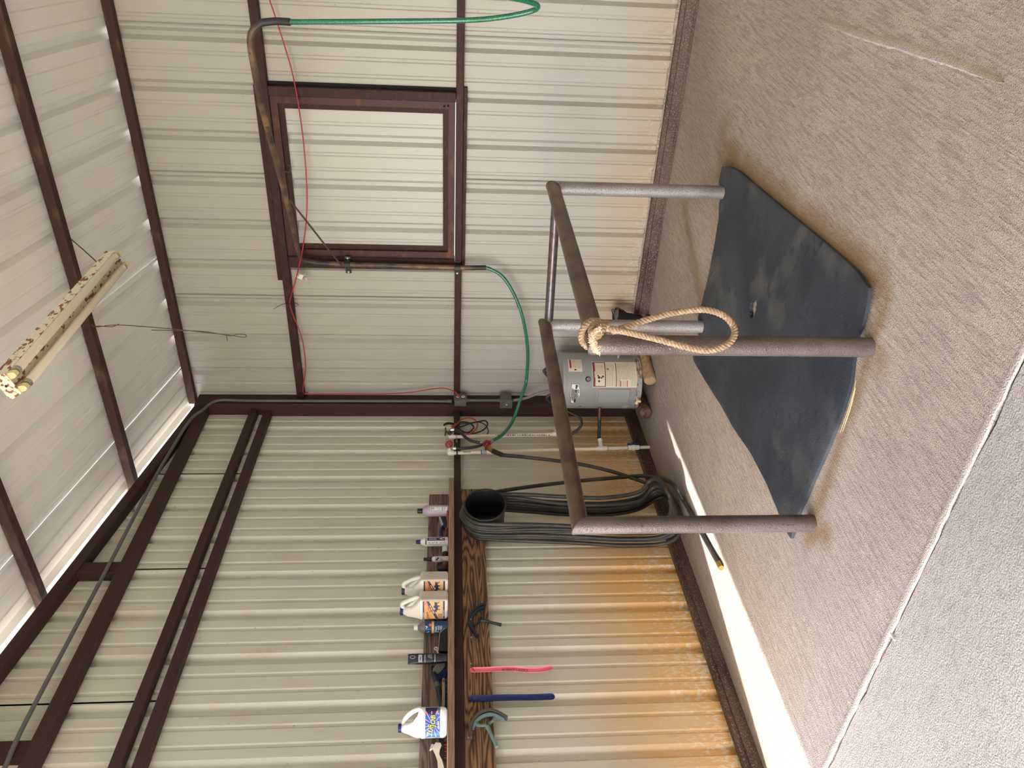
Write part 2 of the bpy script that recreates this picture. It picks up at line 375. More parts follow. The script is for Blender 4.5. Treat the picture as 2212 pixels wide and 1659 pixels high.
mat('rubber_mat', (0.021, 0.025, 0.035), 0.62, noise=[((2.2, 2.2, 2.2), 5, (0.042, 0.048, 0.060), 0.42, 0.62), ((3.1, 3.1, 3.1), 4, (0.095, 0.093, 0.080), 0.56, 0.74), ((260, 260, 260), 2, (0.20, 0.19, 0.16), 0.68, 0.76), ((14, 30, 14), 3, (0.018, 0.019, 0.024), 0.60, 0.70)], bump=[((120, 120, 120), 0.25, 3), ((9, 9, 9), 0.25, 3)])
mat('rope', (0.35, 0.23, 0.14), 0.85, noise=[((80, 80, 80), 3, (0.50, 0.36, 0.235), 0.45, 0.65)], bump=[((260, 260, 260), 0.5, 2)])
mat('rope_fray', (0.80, 0.66, 0.47), 0.9)
mat('straw', (0.72, 0.58, 0.30), 0.7)
mat('dirt_ground', (0.45, 0.39, 0.31), 0.95, noise=[((0.7, 0.7, 0.7), 4, (0.36, 0.30, 0.23), 0.4, 0.7)])
mat('hole_black', (0.006, 0.006, 0.006), 0.8)
mat('screw_zinc', (0.45, 0.44, 0.42), 0.35, metal=0.8)

def wood_mat(name, c1, c2, ys, zs, dark, ring=7.0):
    m = bpy.data.materials.new(name); m.use_nodes = True; N = m.node_tree.nodes; L = m.node_tree.links; b = N['Principled BSDF']; b.inputs['Roughness'].default_value = 0.72
    g = N.new('ShaderNodeNewGeometry'); mp = N.new('ShaderNodeMapping'); mp.inputs['Scale'].default_value = (6, ys, zs); L.new(g.outputs['Position'], mp.inputs['Vector'])
    t = N.new('ShaderNodeTexNoise'); t.inputs['Scale'].default_value = 1; t.inputs['Detail'].default_value = 1.5; L.new(mp.outputs[0], t.inputs['Vector'])
    mu = N.new('ShaderNodeMath'); mu.operation = 'MULTIPLY'; mu.inputs[1].default_value = ring; L.new(t.outputs['Fac'], mu.inputs[0])
    fr = N.new('ShaderNodeMath'); fr.operation = 'PINGPONG'; fr.inputs[1].default_value = 0.5; L.new(mu.outputs[0], fr.inputs[0])
    rp = N.new('ShaderNodeMapRange'); rp.inputs['From Min'].default_value = 0.08; rp.inputs['From Max'].default_value = 0.36; L.new(fr.outputs[0], rp.inputs['Value'])
    mx = N.new('ShaderNodeMix'); mx.data_type = 'RGBA'; mx.inputs['A'].default_value = (*c2, 1); mx.inputs['B'].default_value = (*c1, 1); L.new(rp.outputs[0], mx.inputs['Factor'])
    mp2 = N.new('ShaderNodeMapping'); mp2.inputs['Scale'].default_value = (60, 4, 120); L.new(g.outputs['Position'], mp2.inputs['Vector'])
    t2 = N.new('ShaderNodeTexNoise'); t2.inputs['Scale'].default_value = 1; t2.inputs['Detail'].default_value = 3; L.new(mp2.outputs[0], t2.inputs['Vector'])
    r2 = N.new('ShaderNodeMapRange'); r2.inputs['From Min'].default_value = 0.5; r2.inputs['From Max'].default_value = 0.72; L.new(t2.outputs['Fac'], r2.inputs['Value'])
    mx2 = N.new('ShaderNodeMix'); mx2.data_type = 'RGBA'; L.new(mx.outputs['Result'], mx2.inputs['A']); mx2.inputs['B'].default_value = (*dark, 1); L.new(r2.outputs[0], mx2.inputs['Factor'])
    L.new(mx2.outputs['Result'], b.inputs['Base Color'])
    bp = N.new('ShaderNodeBump'); bp.inputs['Strength'].default_value = 0.3; bp.inputs['Distance'].default_value = 0.004; L.new(rp.outputs[0], bp.inputs['Height']); L.new(bp.outputs[0], b.inputs['Normal'])
    MAT[name] = m; return m
wood_mat('board_grain', (0.30, 0.165, 0.082), (0.062, 0.026, 0.013), 1.5, 16, (0.12, 0.06, 0.03), ring=11)
wood_mat('board_grey', (0.25, 0.175, 0.135), (0.105, 0.066, 0.05), 1.4, 18, (0.15, 0.105, 0.085), ring=8)
wood_mat('board_shelf', (0.36, 0.235, 0.155), (0.27, 0.17, 0.112), 2.5, 30, (0.20, 0.12, 0.08), ring=5)

def concrete(name, col, col2, broom, rough=0.85, stains=(), zone=None):
    m = mat(name, col, rough, noise=[((1.1, 1.1, 1.1), 4, col2, 0.36, 0.66), ((0.55, 0.8, 1), 3, tuple(c*0.88 for c in col2), 0.5, 0.75), ((7, 7, 7), 5, tuple(c*0.80 for c in col), 0.56, 0.74)])
    N = m.node_tree.nodes; L = m.node_tree.links; b = N['Principled BSDF']
    g = N.new('ShaderNodeNewGeometry'); prev = None; cur = b.inputs['Base Color'].links[0].from_socket
    if zone:                              # colour mixes to grey toward the shelf wall, edge broken by noise
        zc, xa, xb = zone; sx = N.new('ShaderNodeSeparateXYZ'); L.new(g.outputs['Position'], sx.inputs[0])
        zn = N.new('ShaderNodeTexNoise'); zn.inputs['Scale'].default_value = 1.6; zn.inputs['Detail'].default_value = 6; L.new(g.outputs['Position'], zn.inputs['Vector'])
        za = N.new('ShaderNodeMath'); za.operation = 'MULTIPLY_ADD'; za.inputs[1].default_value = 2.4; L.new(zn.outputs['Fac'], za.inputs[0]); L.new(sx.outputs['X'], za.inputs[2])
        zr = N.new('ShaderNodeMapRange'); zr.inputs['From Min'].default_value = xa+1.2; zr.inputs['From Max'].default_value = xb+1.2; zr.inputs['To Max'].default_value = 0.8; L.new(za.outputs[0], zr.inputs['Value'])
        zx = N.new('ShaderNodeMix'); zx.data_type = 'RGBA'; L.new(zr.outputs[0], zx.inputs['Factor']); L.new(cur, zx.inputs['A']); zx.inputs['B'].default_value = (*zc, 1); cur = zx.outputs['Result']
    for (rotz, sc, st, det, dist, dark, lo, hi) in broom:
        mr = N.new('ShaderNodeMapping'); mr.inputs['Rotation'].default_value = (0, 0, rotz); L.new(g.outputs['Position'], mr.inputs['Vector'])
        ms = N.new('ShaderNodeMapping'); ms.inputs['Scale'].default_value = sc; L.new(mr.outputs[0], ms.inputs['Vector'])
        t = N.new('ShaderNodeTexNoise'); t.inputs['Scale'].default_value = 1; t.inputs['Detail'].default_value = det; t.inputs['Distortion'].default_value = dist; L.new(ms.outputs[0], t.inputs['Vector'])
        bp = N.new('ShaderNodeBump'); bp.inputs['Strength'].default_value = st; bp.inputs['Distance'].default_value = 0.02; L.new(t.outputs['Fac'], bp.inputs['Height'])
        if prev: L.new(prev, bp.inputs['Normal'])
        prev = bp.outputs['Normal']
        # darker colour in the low parts of the broom finish
        rg = N.new('ShaderNodeMapRange'); rg.inputs['From Min'].default_value = hi; rg.inputs['From Max'].default_value = lo; rg.inputs['To Max'].default_value = dark; L.new(t.outputs['Fac'], rg.inputs['Value'])
        mx = N.new('ShaderNodeMix'); mx.data_type = 'RGBA'; L.new(rg.outputs[0], mx.inputs['Factor']); L.new(cur, mx.inputs['A']); mx.inputs['B'].default_value = (*tuple(c*0.42 for c in col), 1); cur = mx.outputs['Result']
    if stains:
        sp = N.new('ShaderNodeSeparateXYZ'); L.new(g.outputs['Position'], sp.inputs[0])
        tn = N.new('ShaderNodeTexNoise'); tn.inputs['Scale'].default_value = 9; tn.inputs['Detail'].default_value = 4; L.new(g.outputs['Position'], tn.inputs['Vector'])
        for (ax, ay, bx_, by_, wd, st) in stains:   # dried mud along a line a-b
            va = N.new('ShaderNodeVectorMath'); va.operation = 'SUBTRACT'; L.new(g.outputs['Position'], va.inputs[0]); va.inputs[1].default_value = (ax, ay, 0)
            dx, dy = bx_-ax, by_-ay; LL = dx*dx+dy*dy
            dt = N.new('ShaderNodeVectorMath'); dt.operation = 'DOT_PRODUCT'; L.new(va.outputs[0], dt.inputs[0]); dt.inputs[1].default_value = (dx/LL, dy/LL, 0)
            cl = N.new('ShaderNodeClamp'); L.new(dt.outputs['Value'], cl.inputs[0])
            sc_ = N.new('ShaderNodeVectorMath'); sc_.operation = 'SCALE'; sc_.inputs[0].default_value = (dx, dy, 0); L.new(cl.outputs[0], sc_.inputs['Scale'])
            di = N.new('ShaderNodeVectorMath'); di.operation = 'DISTANCE'; L.new(va.outputs[0], di.inputs[0]); L.new(sc_.outputs[0], di.inputs[1])
            ad = N.new('ShaderNodeMath'); ad.operation = 'MULTIPLY_ADD'; ad.inputs[1].default_value = -wd*1.1; L.new(tn.outputs['Fac'], ad.inputs[0]); L.new(di.outputs['Value'], ad.inputs[2])
            rg = N.new('ShaderNodeMapRange'); rg.inputs['From Min'].default_value = wd*.62; rg.inputs['From Max'].default_value = -wd*.45; rg.inputs['To Max'].default_value = st; L.new(ad.outputs[0], rg.inputs['Value'])
            mx = N.new('ShaderNodeMix'); mx.data_type = 'RGBA'; L.new(rg.outputs[0], mx.inputs['Factor']); L.new(cur, mx.inputs['A']); mx.inputs['B'].default_value = (.27, .165, .075, 1); cur = mx.outputs['Result']
    L.new(cur, b.inputs['Base Color']); L.new(prev, b.inputs['Normal'])
    return m
concrete('slab_back', (0.70, 0.565, 0.45), (0.55, 0.44, 0.35), [(R(7), (95, 6, 1), 0.50, 5, 0.5, .62, .36, .54), (R(2), (70, 22, 1), 0.45, 5, 0.8, .35, .36, .50), (0, (210, 210, 1), 0.55, 3, 0.2, .68, .40, .60)],
         stains=[(2.43, -1.10, 2.46, -2.80, .10, .95), (2.44, -2.90, 1.30, -2.93, .055, .75), (2.30, -1.02, 1.95, -.45, .10, .40), (1.90, -.50, 1.52, -1.24, .08, .55), (2.50, -.95, 2.40, -1.15, .12, .6), (1.38, -2.96, 1.44, -3.02, .07, .8), (2.25, -2.97, 2.20, -3.0, .06, .6), (.08, -.3, .08, -3.4, .12, .35)], zone=((0.50, 0.435, 0.385), 2.1, 0.7))
concrete('slab_front', (0.54, 0.47, 0.405), (0.43, 0.375, 0.325), [(R(80), (45, 22, 1), 0.22, 5, 0.6, .30, .36, .48), (0, (170, 170, 1), 0.45, 3, 0.2, .55, .40, .58)])
concrete('mortar_light', (0.66, 0.57, 0.49), (0.60, 0.50, 0.42), [(0, (180, 180, 1), 0.6, 3, 0.2, .5, .40, .56)])
# ================================================================== STRUCTURE
RIB = 0.3048
def profile(s0, s1, c0, extra=()):
    """(s, outward depth) of a ribbed steel sheet with ribs at c0 + k*RIB"""
    pts = {round(s0, 4): None, round(s1, 4): None}
    raw = []
    k0 = int(math.floor((s0-c0)/RIB))-1; k1 = int(math.ceil((s1-c0)/RIB))+1
    for k in range(k0, k1+1):
        c = c0+k*RIB
        raw += [(c-.0375, 0), (c-.013, .031), (c+.013, .031), (c+.0375, 0)]
        for q in (1, 2):
            m = c+q*RIB/3; raw += [(m-.0145, 0), (m-.007, .0055), (m+.007, .0055), (m+.0145, 0)]
    raw.sort()
    def dep(s):
        for (a, da), (b, db) in zip(raw, raw[1:]):
            if a <= s <= b: return da+(db-da)*(s-a)/(b-a) if b > a else da
        return 0
    ss = sorted(set([s0, s1]+[a for a, _ in raw if s0 < a < s1]+[e for e in extra if s0 < e < s1]))
    return [(s, dep(s)) for s in ss]
def sheet(mb, prof, zlo, zhi, fn, skip=None, th=0.0012):
    """strips between consecutive profile points; fn(s, depth, z)->point; skip(s) -> list of (z0, z1)"""
    for (a, da), (b, db) in zip(prof, prof[1:]):
        m = (a+b)/2
        iv = skip(m) if skip else None
        if iv is None: iv = [(zlo, zhi)]
        for (lo, hi) in iv:
            la, lb = (lo(a), lo(b)) if callable(lo) else (lo, lo); ha, hb = (hi(a), hi(b)) if callable(hi) else (hi, hi)
            mb.raw([fn(a, da, la), fn(b, db, lb), fn(b, db, hb), fn(a, da, ha)], [[0, 1, 2, 3]])
    bmesh.ops.remove_doubles(mb.bm, verts=mb.bm.verts, dist=1e-5)
    return mb
ROOFZ = lambda y: 3.615+0.155*(-y)
RIDGE = -6.2

# ---- floor: two concrete slabs with a joint between them
floor = struct('floor', 'rough broomed concrete floor with a dark joint between two slabs')
rnd = random.Random(3)
edge = [(-0.35+8.6*k/120, -3.552+rnd.uniform(-.004, .004)) for k in range(121)]
MB().slab([Vector((x, y, -.1)) for x, y in edge]+[Vector((8.25, .12, -.1)), Vector((-.35, .12, -.1))], (0, 0, .1)).build('slab', MAT['slab_back'], floor)
MB().slab([Vector((-.35, -9.5, -.1)), Vector((8.25, -9.5, -.1))]+[Vector((x, y-.010+rnd.uniform(-.003, .003), -.1)) for x, y in edge[::-1]], (0, 0, .096)).build('slab', MAT['slab_front'], floor)
MB().box(-.35, 8.25, -3.60, -3.50, -.11, -.012).build('joint_bed', MAT['hole_black'], floor)
# hand-trowelled ridge of mortar left in the broom finish
rp = [FLp(1770, 40), FLp(1800, 55), FLp(1850, 72), FLp(1900, 87), FLp(1950, 100), FLp(2000, 117), FLp(2060, 135), FLp(2110, 155), FLp(2170, 178)]
pp = cr(rp, 10); mb = MB()
lo = []
for i, q in enumerate(pp):
    w = .016*math.sin(math.pi*i/(len(pp)-1))**.5+.002; j = rnd.uniform(-.003, .003)
    lo.append([q+Vector((-w+j, 0, -.002)), q+Vector((-w*.5, 0, .010+rnd.uniform(-.002, .003))), q+Vector((w*.35+j, 0, .007)), q+Vector((w, 0, -.002))])
mb.loft(lo, cap=False).build('mortar_ridge', MAT['mortar_light'], floor, smooth=True)
lo = []                                  # raised lip along the joint
for k in range(161):
    x = -.3+7.0*k/160; y = -3.552+.012+rnd.uniform(-.003, .003); w = .017+rnd.uniform(-.003, .003); h = .0055+rnd.uniform(-.0015, .0015)
    lo.append([Vector((x, y-w, -.002)), Vector((x, y-w*.8, h*.8)), Vector((x, y-w*.2, h)), Vector((x, y+w*.5, h*.55)), Vector((x, y+w, -.001))])
MB().loft(lo, cap=False).build('joint_lip', MAT['mortar_light'], floor, smooth=True)
g = MB().box(-60, 60, -70, 50, -.6, -.13).build('ground', MAT['dirt_ground']); g['kind'] = 'structure'; g['label'] = 'bare dirt ground outside the building'

# ---- right wall (with the shuttered window)
WX0, WX1, WZ0, WZ1 = 1.300, 2.445, 1.490, 2.712
wall_r = struct('wall_right', 'ribbed cream sheet steel wall on brown girts')
fnR = lambda s, d, z: Vector((s, d, z))
seams = [-0.05] + [.335+.05+RIB*k for k in (-1+0, 2, 5, 8, 11, 14, 17, 20, 23)]
seams = [-0.05, .995, 1.909, 2.823, 3.738, 4.652, 5.567, 6.481, 7.4]
for a, b in zip(seams, seams[1:]):
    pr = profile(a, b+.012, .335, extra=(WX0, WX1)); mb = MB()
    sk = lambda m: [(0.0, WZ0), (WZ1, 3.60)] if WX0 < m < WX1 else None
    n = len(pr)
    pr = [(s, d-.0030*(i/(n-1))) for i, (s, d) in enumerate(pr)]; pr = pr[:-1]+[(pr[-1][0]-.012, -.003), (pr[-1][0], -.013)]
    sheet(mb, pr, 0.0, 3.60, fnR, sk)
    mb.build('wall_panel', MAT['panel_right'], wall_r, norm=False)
def steel(mb_or, name, parent, m='steel_brown'): return mb_or.build(name, MAT[m], parent)
steel(MB().box(.12, 7.4, -.055, -.002, 1.4523, 1.5015, bev=.003), 'girt', wall_r)
steel(MB().box(.12, 7.4, -.055, -.002, 2.700, 2.757, bev=.003), 'girt', wall_r)
steel(MB().box(.06, 7.4, -.056, -.005, 3.555, 3.612, bev=.003), 'eave_strut', wall_r, 'purlin_steel')
steel(MB().box(.0, .118, -.142, -.002, 0, 3.535, bev=.003), 'corner_post', wall_r, 'steel_beam')
bb = struct('baseboard_right', 'rust-speckled brown base channel along the window wall')
MB().box(.12, 7.4, -.060, -.003, 0, .018, bev=.002).box(.12, 7.4, -.060, -.045, .018, .075, bev=.002).build('base_channel', MAT['steel_base'], bb)
MB().box(.12, 7.4, -.044, -.003, .019, .104, bev=.002).build('base_angle', MAT['steel_base'], bb)
mb = MB(); xx = .13
while xx < 4.0:     # ragged sealant squeezed out along the channel
    w = rnd.uniform(.05, .12); h = rnd.uniform(.004, .018)
    mb.box(xx, xx+w, -.012, -.001, .100, .106+h, bev=.003); xx += w*.95
mb.build('sealant_bead', MAT['slab_back'], bb, smooth=True)

ck = [[(1403, 259), (1402, 267), (1406, 272), (1411, 270), (1412, 262)], [(1412, 263), (1415, 273), (1420, 283)], [(1424, 262), (1428, 272), (1435, 281)]]
mb = MB()
for q in ck: mb.tube(cr([RWp(x, y, .0005) for x, y in q], 5), .0035, 5, sq=.15)
mb.build('chalk_mark', MAT['panel_shutter'], wall_r)['kind'] = 'stuff'

# ---- window with a closed sheet-steel shutter
win = struct('window_1', 'square window opening closed by a red-brown framed steel shutter')
S = 'steel_brown'
MB().box(2.440, 2.500, -.058, .035, 1.5025, 2.699, bev=.003).build('jamb', MAT[S], win)
MB().box(2.500, 2.522, -.012, -.001, 1.5025, 2.699).build('jamb_shadow_strip', MAT['hole_black'], win)  # black strip painting the shadow line beside the jamb
MB().box(1.250, 1.335, -.050, .035, 1.5025, 2.699, bev=.003).build('jamb', MAT[S], win)
MB().box(1.14, 2.50, -.030, -.001, 2.757, 2.795, bev=.002).build('head_trim', MAT[S], win)
MB().box(1.26, 2.53, -.030, -.001, 1.428, 1.452, bev=.002).build('sill_trim', MAT[S], win)
SX0, SX1, SZ0, SZ1 = 1.340, 2.438, 1.5062, 2.6985
def rail(x0, x1, z0, z1, hor):
    # angle-iron member: proud face plus a set-back flange toward the pane
    mb = MB(); w = .046; f = .036
    if hor == 'top':
        P = [(x0, z1), (x1, z1), (x1-w, z1-w), (x0+w, z1-w)]; Q = [(x0+w, z1-w), (x1-w, z1-w), (x1-w-f, z1-w-f), (x0+w+f, z1-w-f)]
    if hor == 'bot':
        P = [(x0, z0), (x1, z0), (x1-w, z0+w), (x0+w, z0+w)]; Q = [(x0+w, z0+w), (x1-w, z0+w), (x1-w-f, z0+w+f), (x0+w+f, z0+w+f)]
    if hor == 'lft':
        P = [(x0, z0), (x0, z1), (x0+w, z1-w), (x0+w, z0+w)]; Q = [(x0+w, z0+w), (x0+w, z1-w), (x0+w+f, z1-w-f), (x0+w+f, z0+w+f)]
    if hor == 'rgt':
        P = [(x1, z0), (x1, z1), (x1-w, z1-w), (x1-w, z0+w)]; Q = [(x1-w, z0+w), (x1-w, z1-w), (x1-w-f, z1-w-f), (x1-w-f, z0+w+f)]
    mb.slab([Vector((x, -.034, z)) for x, z in P], (0, .040, 0))
    fl = MB().slab([Vector((x, -.010, z)) for x, z in Q], (0, .006, 0))
    return mb, fl
sash = MB().box(SX0+.075, SX1-.075, .034, .036, SZ0+.06, SZ1-.06)
sash.bm.free(); sash = MB()
pr = profile(SX0+.079, SX1-.079, .335)
sheet(sash, [(s, d+.001) for s, d in pr], SZ0+.055, SZ1-.052, fnR)
sh = sash.build('shutter_panel', MAT['panel_shutter'], win, norm=False)
for k in ('top', 'bot', 'lft', 'rgt'):
    a, f = rail(SX0, SX1, SZ0, SZ1, k); o = a.build('sash_rail', MAT['steel_red'], win); f.build('glazing_flange', MAT['steel_brown'], o)
h = [RWp(602, 372, .06), RWp(615, 371, .06), RWp(626, 372, .065), RWp(628, 366, .065), RWp(627, 358, .065), RWp(621, 357, .06)]
MB().tube(cr(h, 5), .0045, 6).build('latch_hook', MAT['wire_rust'], win, smooth=True)
for (x, y) in ((604, 367), (968, 229), (960, 230)):
    MB().ball(RWp(x, y, .042), .007, u=8, v=5).build('screw_head', MAT['screw_zinc'] if x == 604 else MAT['hole_black'], win, smooth=True)

# ---- left wall
wall_l = struct('wall_left', 'ribbed cream sheet steel wall with mud and painted orange glow toward the floor')
fnL = lambda s, d, z: Vector((-d, s, z))
YEND = -3.43
ys = [-3.43, -2.712, -1.797, -.883, .05]
for a, b in zip(ys, ys[1:]):
    pr = profile(a, b+.010, -.930); n = len(pr); mb = MB()
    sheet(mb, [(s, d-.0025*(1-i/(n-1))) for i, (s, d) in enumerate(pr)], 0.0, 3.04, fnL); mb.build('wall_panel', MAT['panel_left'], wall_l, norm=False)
ys = [-9.1, -8.2, -7.28, -6.37, -5.455, -4.541, -3.626, -2.712, -1.797, -.883, .05]
for a, b in zip(ys, ys[1:]):
    pr = profile(a, b+.010, -.930); mb = MB()
    top = lambda s: (ROOFZ(s) if s > RIDGE else ROOFZ(RIDGE)-.155*(RIDGE-s))-.085
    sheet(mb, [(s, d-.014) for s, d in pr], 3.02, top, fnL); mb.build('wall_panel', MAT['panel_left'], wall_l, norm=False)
steel(MB().box(.002, .055, YEND, -.142, 1.4523, 1.5005, bev=.003), 'girt', wall_l, 'steel_beam')
steel(MB().box(.016, .075, -9.1, -.10, 3.053, 3.110, bev=.003), 'girt', wall_l, 'steel_beam')
steel(MB().box(.002, .060, YEND, -.10, 2.950, 3.008, bev=.003), 'girt', wall_l, 'steel_beam')
steel(MB().box(.020, .085, -9.1, -.10, 3.433, 3.510, bev=.003), 'girt', wall_l, 'steel_beam')
steel(MB().beam((.052, -.06, 3.503), (.052, RIDGE, 3.496+.146*-RIDGE), .075, .066, bev=.003), 'rafter', wall_l, 'steel_beam')
for yb in (-1.835, -2.99):
    steel(MB().box(.022, .080, yb-.045, yb+.045, 3.508, 3.496+.146*(-yb)-.02, bev=.002), 'strut', wall_l, 'steel_beam')
steel(MB().box(-.035, .060, YEND, YEND+.10, 0, 2.952, bev=.003), 'door_post', wall_l, 'steel_beam')
steel(MB().box(-.012, .012, -9.1, YEND+.10, 3.012, 3.06, bev=.003), 'door_header', wall_l, 'steel_beam')
bl = struct('baseboard_left', 'dusty brown base channel along the shelf wall')
MB().box(.003, .060, YEND+.1, -.142, 0, .016, bev=.002).box(.046, .060, YEND+.1, -.142, .016, .058, bev=.002).build('base_channel', MAT['steel_base'], bl)
MB().box(.003, .045, YEND+.1, -.142, .017, .086, bev=.002).build('base_angle', MAT['steel_base'], bl)
mb = MB()
for ysm in (-2.75+.055, -1.835+.06):
    z = .15
    while z < 1.29: mb.box(-.0005, .003, ysm-.003, ysm+.003, z, z+.007); z += .0145
o = mb.build('seam_beads', MAT['panel_left'], wall_l); o['kind'] = 'stuff'

# ---- roof
ceil = struct('ceiling', 'cream ribbed metal roof rising away from the window wall on rust-brown purlins')
def roof_sheet(s0, s1, x0):
    rp_ = profile(s0, s1, .335); n = len(rp_); mb = MB(); yA, yB = .09, RIDGE; zr = ROOFZ(yB); zl = zr-.155*3.4
    prf = [(s-x0, d*1.12-.003*(i/(n-1))) for i, (s, d) in enumerate(rp_)]; prf = prf[:-1]+[(prf[-1][0]-.010, -.003), (prf[-1][0], -.010)]
    for (a, da), (b, db) in zip(prf, prf[1:]):
        mb.raw([Vector((a, yA, ROOFZ(yA)+da)), Vector((b, yA, ROOFZ(yA)+db)), Vector((b, yB, zr+db)), Vector((a, yB, zr+da))], [[0, 1, 2, 3]])
        mb.raw([Vector((a, yB, zr+da)), Vector((b, yB, zr+db)), Vector((b, yB-3.4, zl+db)), Vector((a, yB-3.4, zl+da))], [[0, 1, 2, 3]])
    bmesh.ops.remove_doubles(mb.bm, verts=mb.bm.verts, dist=1e-5)
    return mb
roof_sheet(-.12, .397, 0).build('roof_panel', MAT['panel_roof'], ceil, norm=False)
o = roof_sheet(.385, .385+3*RIB+.012, .385).build('roof_panel', MAT['panel_roof'], ceil, norm=False); me0 = o.data; o.location.x = .385
for k in range(1, 8):
    o = bpy.data.objects.new('roof_panel', me0); COL.objects.link(o); o.parent = ceil; o.location.x = .385+k*3*RIB
for yp in (-.985, -2.02, -3.05, -4.09, -5.12, -6.1):
    z = ROOFZ(yp); mb = MB().box(-.10, 7.8, yp-.030, yp+.030, z-.068, z-.0105, bev=.003)
    steel(mb, 'purlin', ceil, 'purlin_steel')
for yp in (-7.1, -8.1, -9.2):
    z = ROOFZ(RIDGE)-.155*(RIDGE-yp); steel(MB().box(-.10, 7.8, yp-.030, yp+.030, z-.068, z-.0105, bev=.003), 'purlin', ceil, 'purlin_steel')
# far side wall of the stall, behind the camera
wf = struct('wall_far', 'plain steel wall on the far side of the stall')
MB().box(6.0, 6.04, -9.1, -.06, 0, 3.45).build('wall_panel', MAT['panel_left'], wf)
wb = struct('front_light_block', 'unseen steel panel added behind the camera to block light from the right front')  # added out of view to cut light entering at the right front
MB().box(3.3, 6.0, -9.14, -9.1, 0, 3.9).build('wall_panel', MAT['panel_left'], wb)
# ================================================================== THINGS
# ---- wash-stall rail of welded pipe
legs = {'R': (2.246, -1.164), 'F': (2.242, -2.899), 'L': (1.401, -2.925), 'B': (1.454, -1.271)}
HT = {'R': .972, 'F': 1.012, 'L': .995, 'B': .972}; PR = .0365
rack = thing('wash_rack', 'three-sided welded pipe rail standing over the black rubber mat', 'rail', (1.84, -2.06, 0))
def V3(k, z): return Vector((legs[k][0], legs[k][1], z))
def miter_tube(a, b, r, ca=None, cb=None, n=28):
    """pipe a-b whose ends are cut to meet a pipe leaving along ca / cb"""
    a, b = Vector(a), Vector(b); t = (b-a).normalized(); e1 = t.orthogonal().normalized(); e2 = t.cross(e1); L = []
    for f in (0, .08, .35, .65, .92, 1):
        ring = []
        for k in range(n):
            o_ = (e1*math.cos(2*math.pi*k/n)+e2*math.sin(2*math.pi*k/n))*r; s_ = 0
            if f == 0 and ca is not None: s_ = o_.dot(ca)*1.0
            if f == 1 and cb is not None: s_ = -o_.dot(cb)*1.0
            ring.append(a.lerp(b, f)+o_+t*s_)
        L.append(ring)
    return MB().loft(L)
for lk, rk in (('R', 'F'), ('B', 'L')):
    A, B = V3(lk, HT[lk]), V3(rk, HT[rk]); t = (B-A).normalized()
    up = Vector((0, 0, 1))
    miter_tube(V3(lk, 0), A, PR, None, t).build('leg', MAT['pipe_leg'], rack, smooth=True)
    miter_tube(V3(rk, 0), B, PR, None, -t).build('leg', MAT['pipe_worn'], rack, smooth=True)
    miter_tube(A, B, PR, -up, -up).build('top_rail', MAT['pipe_rail'], rack, smooth=True)
    for P, tt in ((A, t), (B, -t)):
        nn = (up+tt).normalized(); ea = (up-tt).normalized(); eb = nn.cross(ea)
        ring = [P+ea*(PR*1.415*math.cos(2*math.pi*k/40))+eb*(PR*math.sin(2*math.pi*k/40)) for k in range(40)]
        MB().tube(ring, .0022, 6, closed=True).build('weld_bead', MAT['pipe_rail'], rack, smooth=True)
A = V3('R', HT['R']-.02); B = V3('B', HT['B']-.02); t = (B-A).normalized()
MB().tube([A+t*.02, B-t*.02], .026, 20).build('cross_rail', MAT['pipe_cross'], rack, smooth=True)

# ---- rubber mat (notched round the legs, slit in the middle)
mo = [(1567, 360), (1586, 361), (1605, 372), (1640, 402), (1700, 452), (1790, 525), (1860, 585), (1896, 625)]
mo = [FLp(*a) for a in mo]
front = [FLp(1890, 650, .0), FLp(1875, 700), FLp(1858, 730), FLp(1852, 770), FLp(1845, 830), FLp(1826, 890), FLp(1795, 970), FLp(1765, 1035), FLp(1735, 1105)]
tipp = [FLp(1722, 1150), FLp(1716, 1166), FLp(1708, 1150)]
backl = [FLp(1690, 1112), FLp(1660, 1040), FLp(1625, 975), FLp(1590, 925), FLp(1565, 880), FLp(1530, 825), FLp(1500, 775), FLp(1515, 735), FLp(1512, 690), FLp(1535, 600), FLp(1550, 520), FLp(1558, 470), FLp(1559, 432), FLp(1570, 402), FLp(1559, 393)]
outl = [p.xy for p in mo+front+tipp+backl]
def mat_z(p):   # edges curl a little
    e = 0.0
    for (cx, cy, rad, hh) in ((2.43, -2.82, .30, .018), (1.30, -2.86, .25, .010), (2.38, -1.15, .25, .012)):
        dd = math.hypot(p.x-cx, p.y-cy); e += hh*max(0, 1-dd/rad)**2
    return e
cen = Vector((1.84, -1.96)); hole = [FLp(1636, 645), FLp(1642, 652), FLp(1641, 668), FLp(1636, 684), FLp(1629, 686), FLp(1627, 672), FLp(1629, 655)]
hole = [p.xy for p in hole]; hc = sum(hole, Vector((0, 0)))/len(hole)
rings = []; NR = 14
import bisect
# resample outline by angle-free arc length so it matches the hole ring
def resample(P, n):
    P = [Vector(p) for p in P]; P2 = P+[P[0]]; L = [0]
    for a, b in zip(P2, P2[1:]): L.append(L[-1]+(b-a).length)
    out = []
    for k in range(n):
        s_ = L[-1]*k/n; i = min(bisect.bisect_right(L, s_)-1, len(P)-1); f = (s_-L[i])/max(1e-9, L[i+1]-L[i]); out.append(P2[i].lerp(P2[i+1], f))
    return out
NO = 140
out2 = resample(outl, NO)
def star(a): return hc + Vector((math.cos(a), math.sin(a)))*.001
holer = []
for p in out2:
    a = math.atan2(p.y-hc.y, p.x-hc.x); best = max(hole, key=lambda q: (q-hc).normalized().dot(Vector((math.cos(a), math.sin(a)))))
    rad = (best-hc).length*max(.3, (best-hc).normalized().dot(Vector((math.cos(a), math.sin(a)))))
    holer.append(hc+Vector((math.cos(a), math.sin(a)))*max(.012, rad))
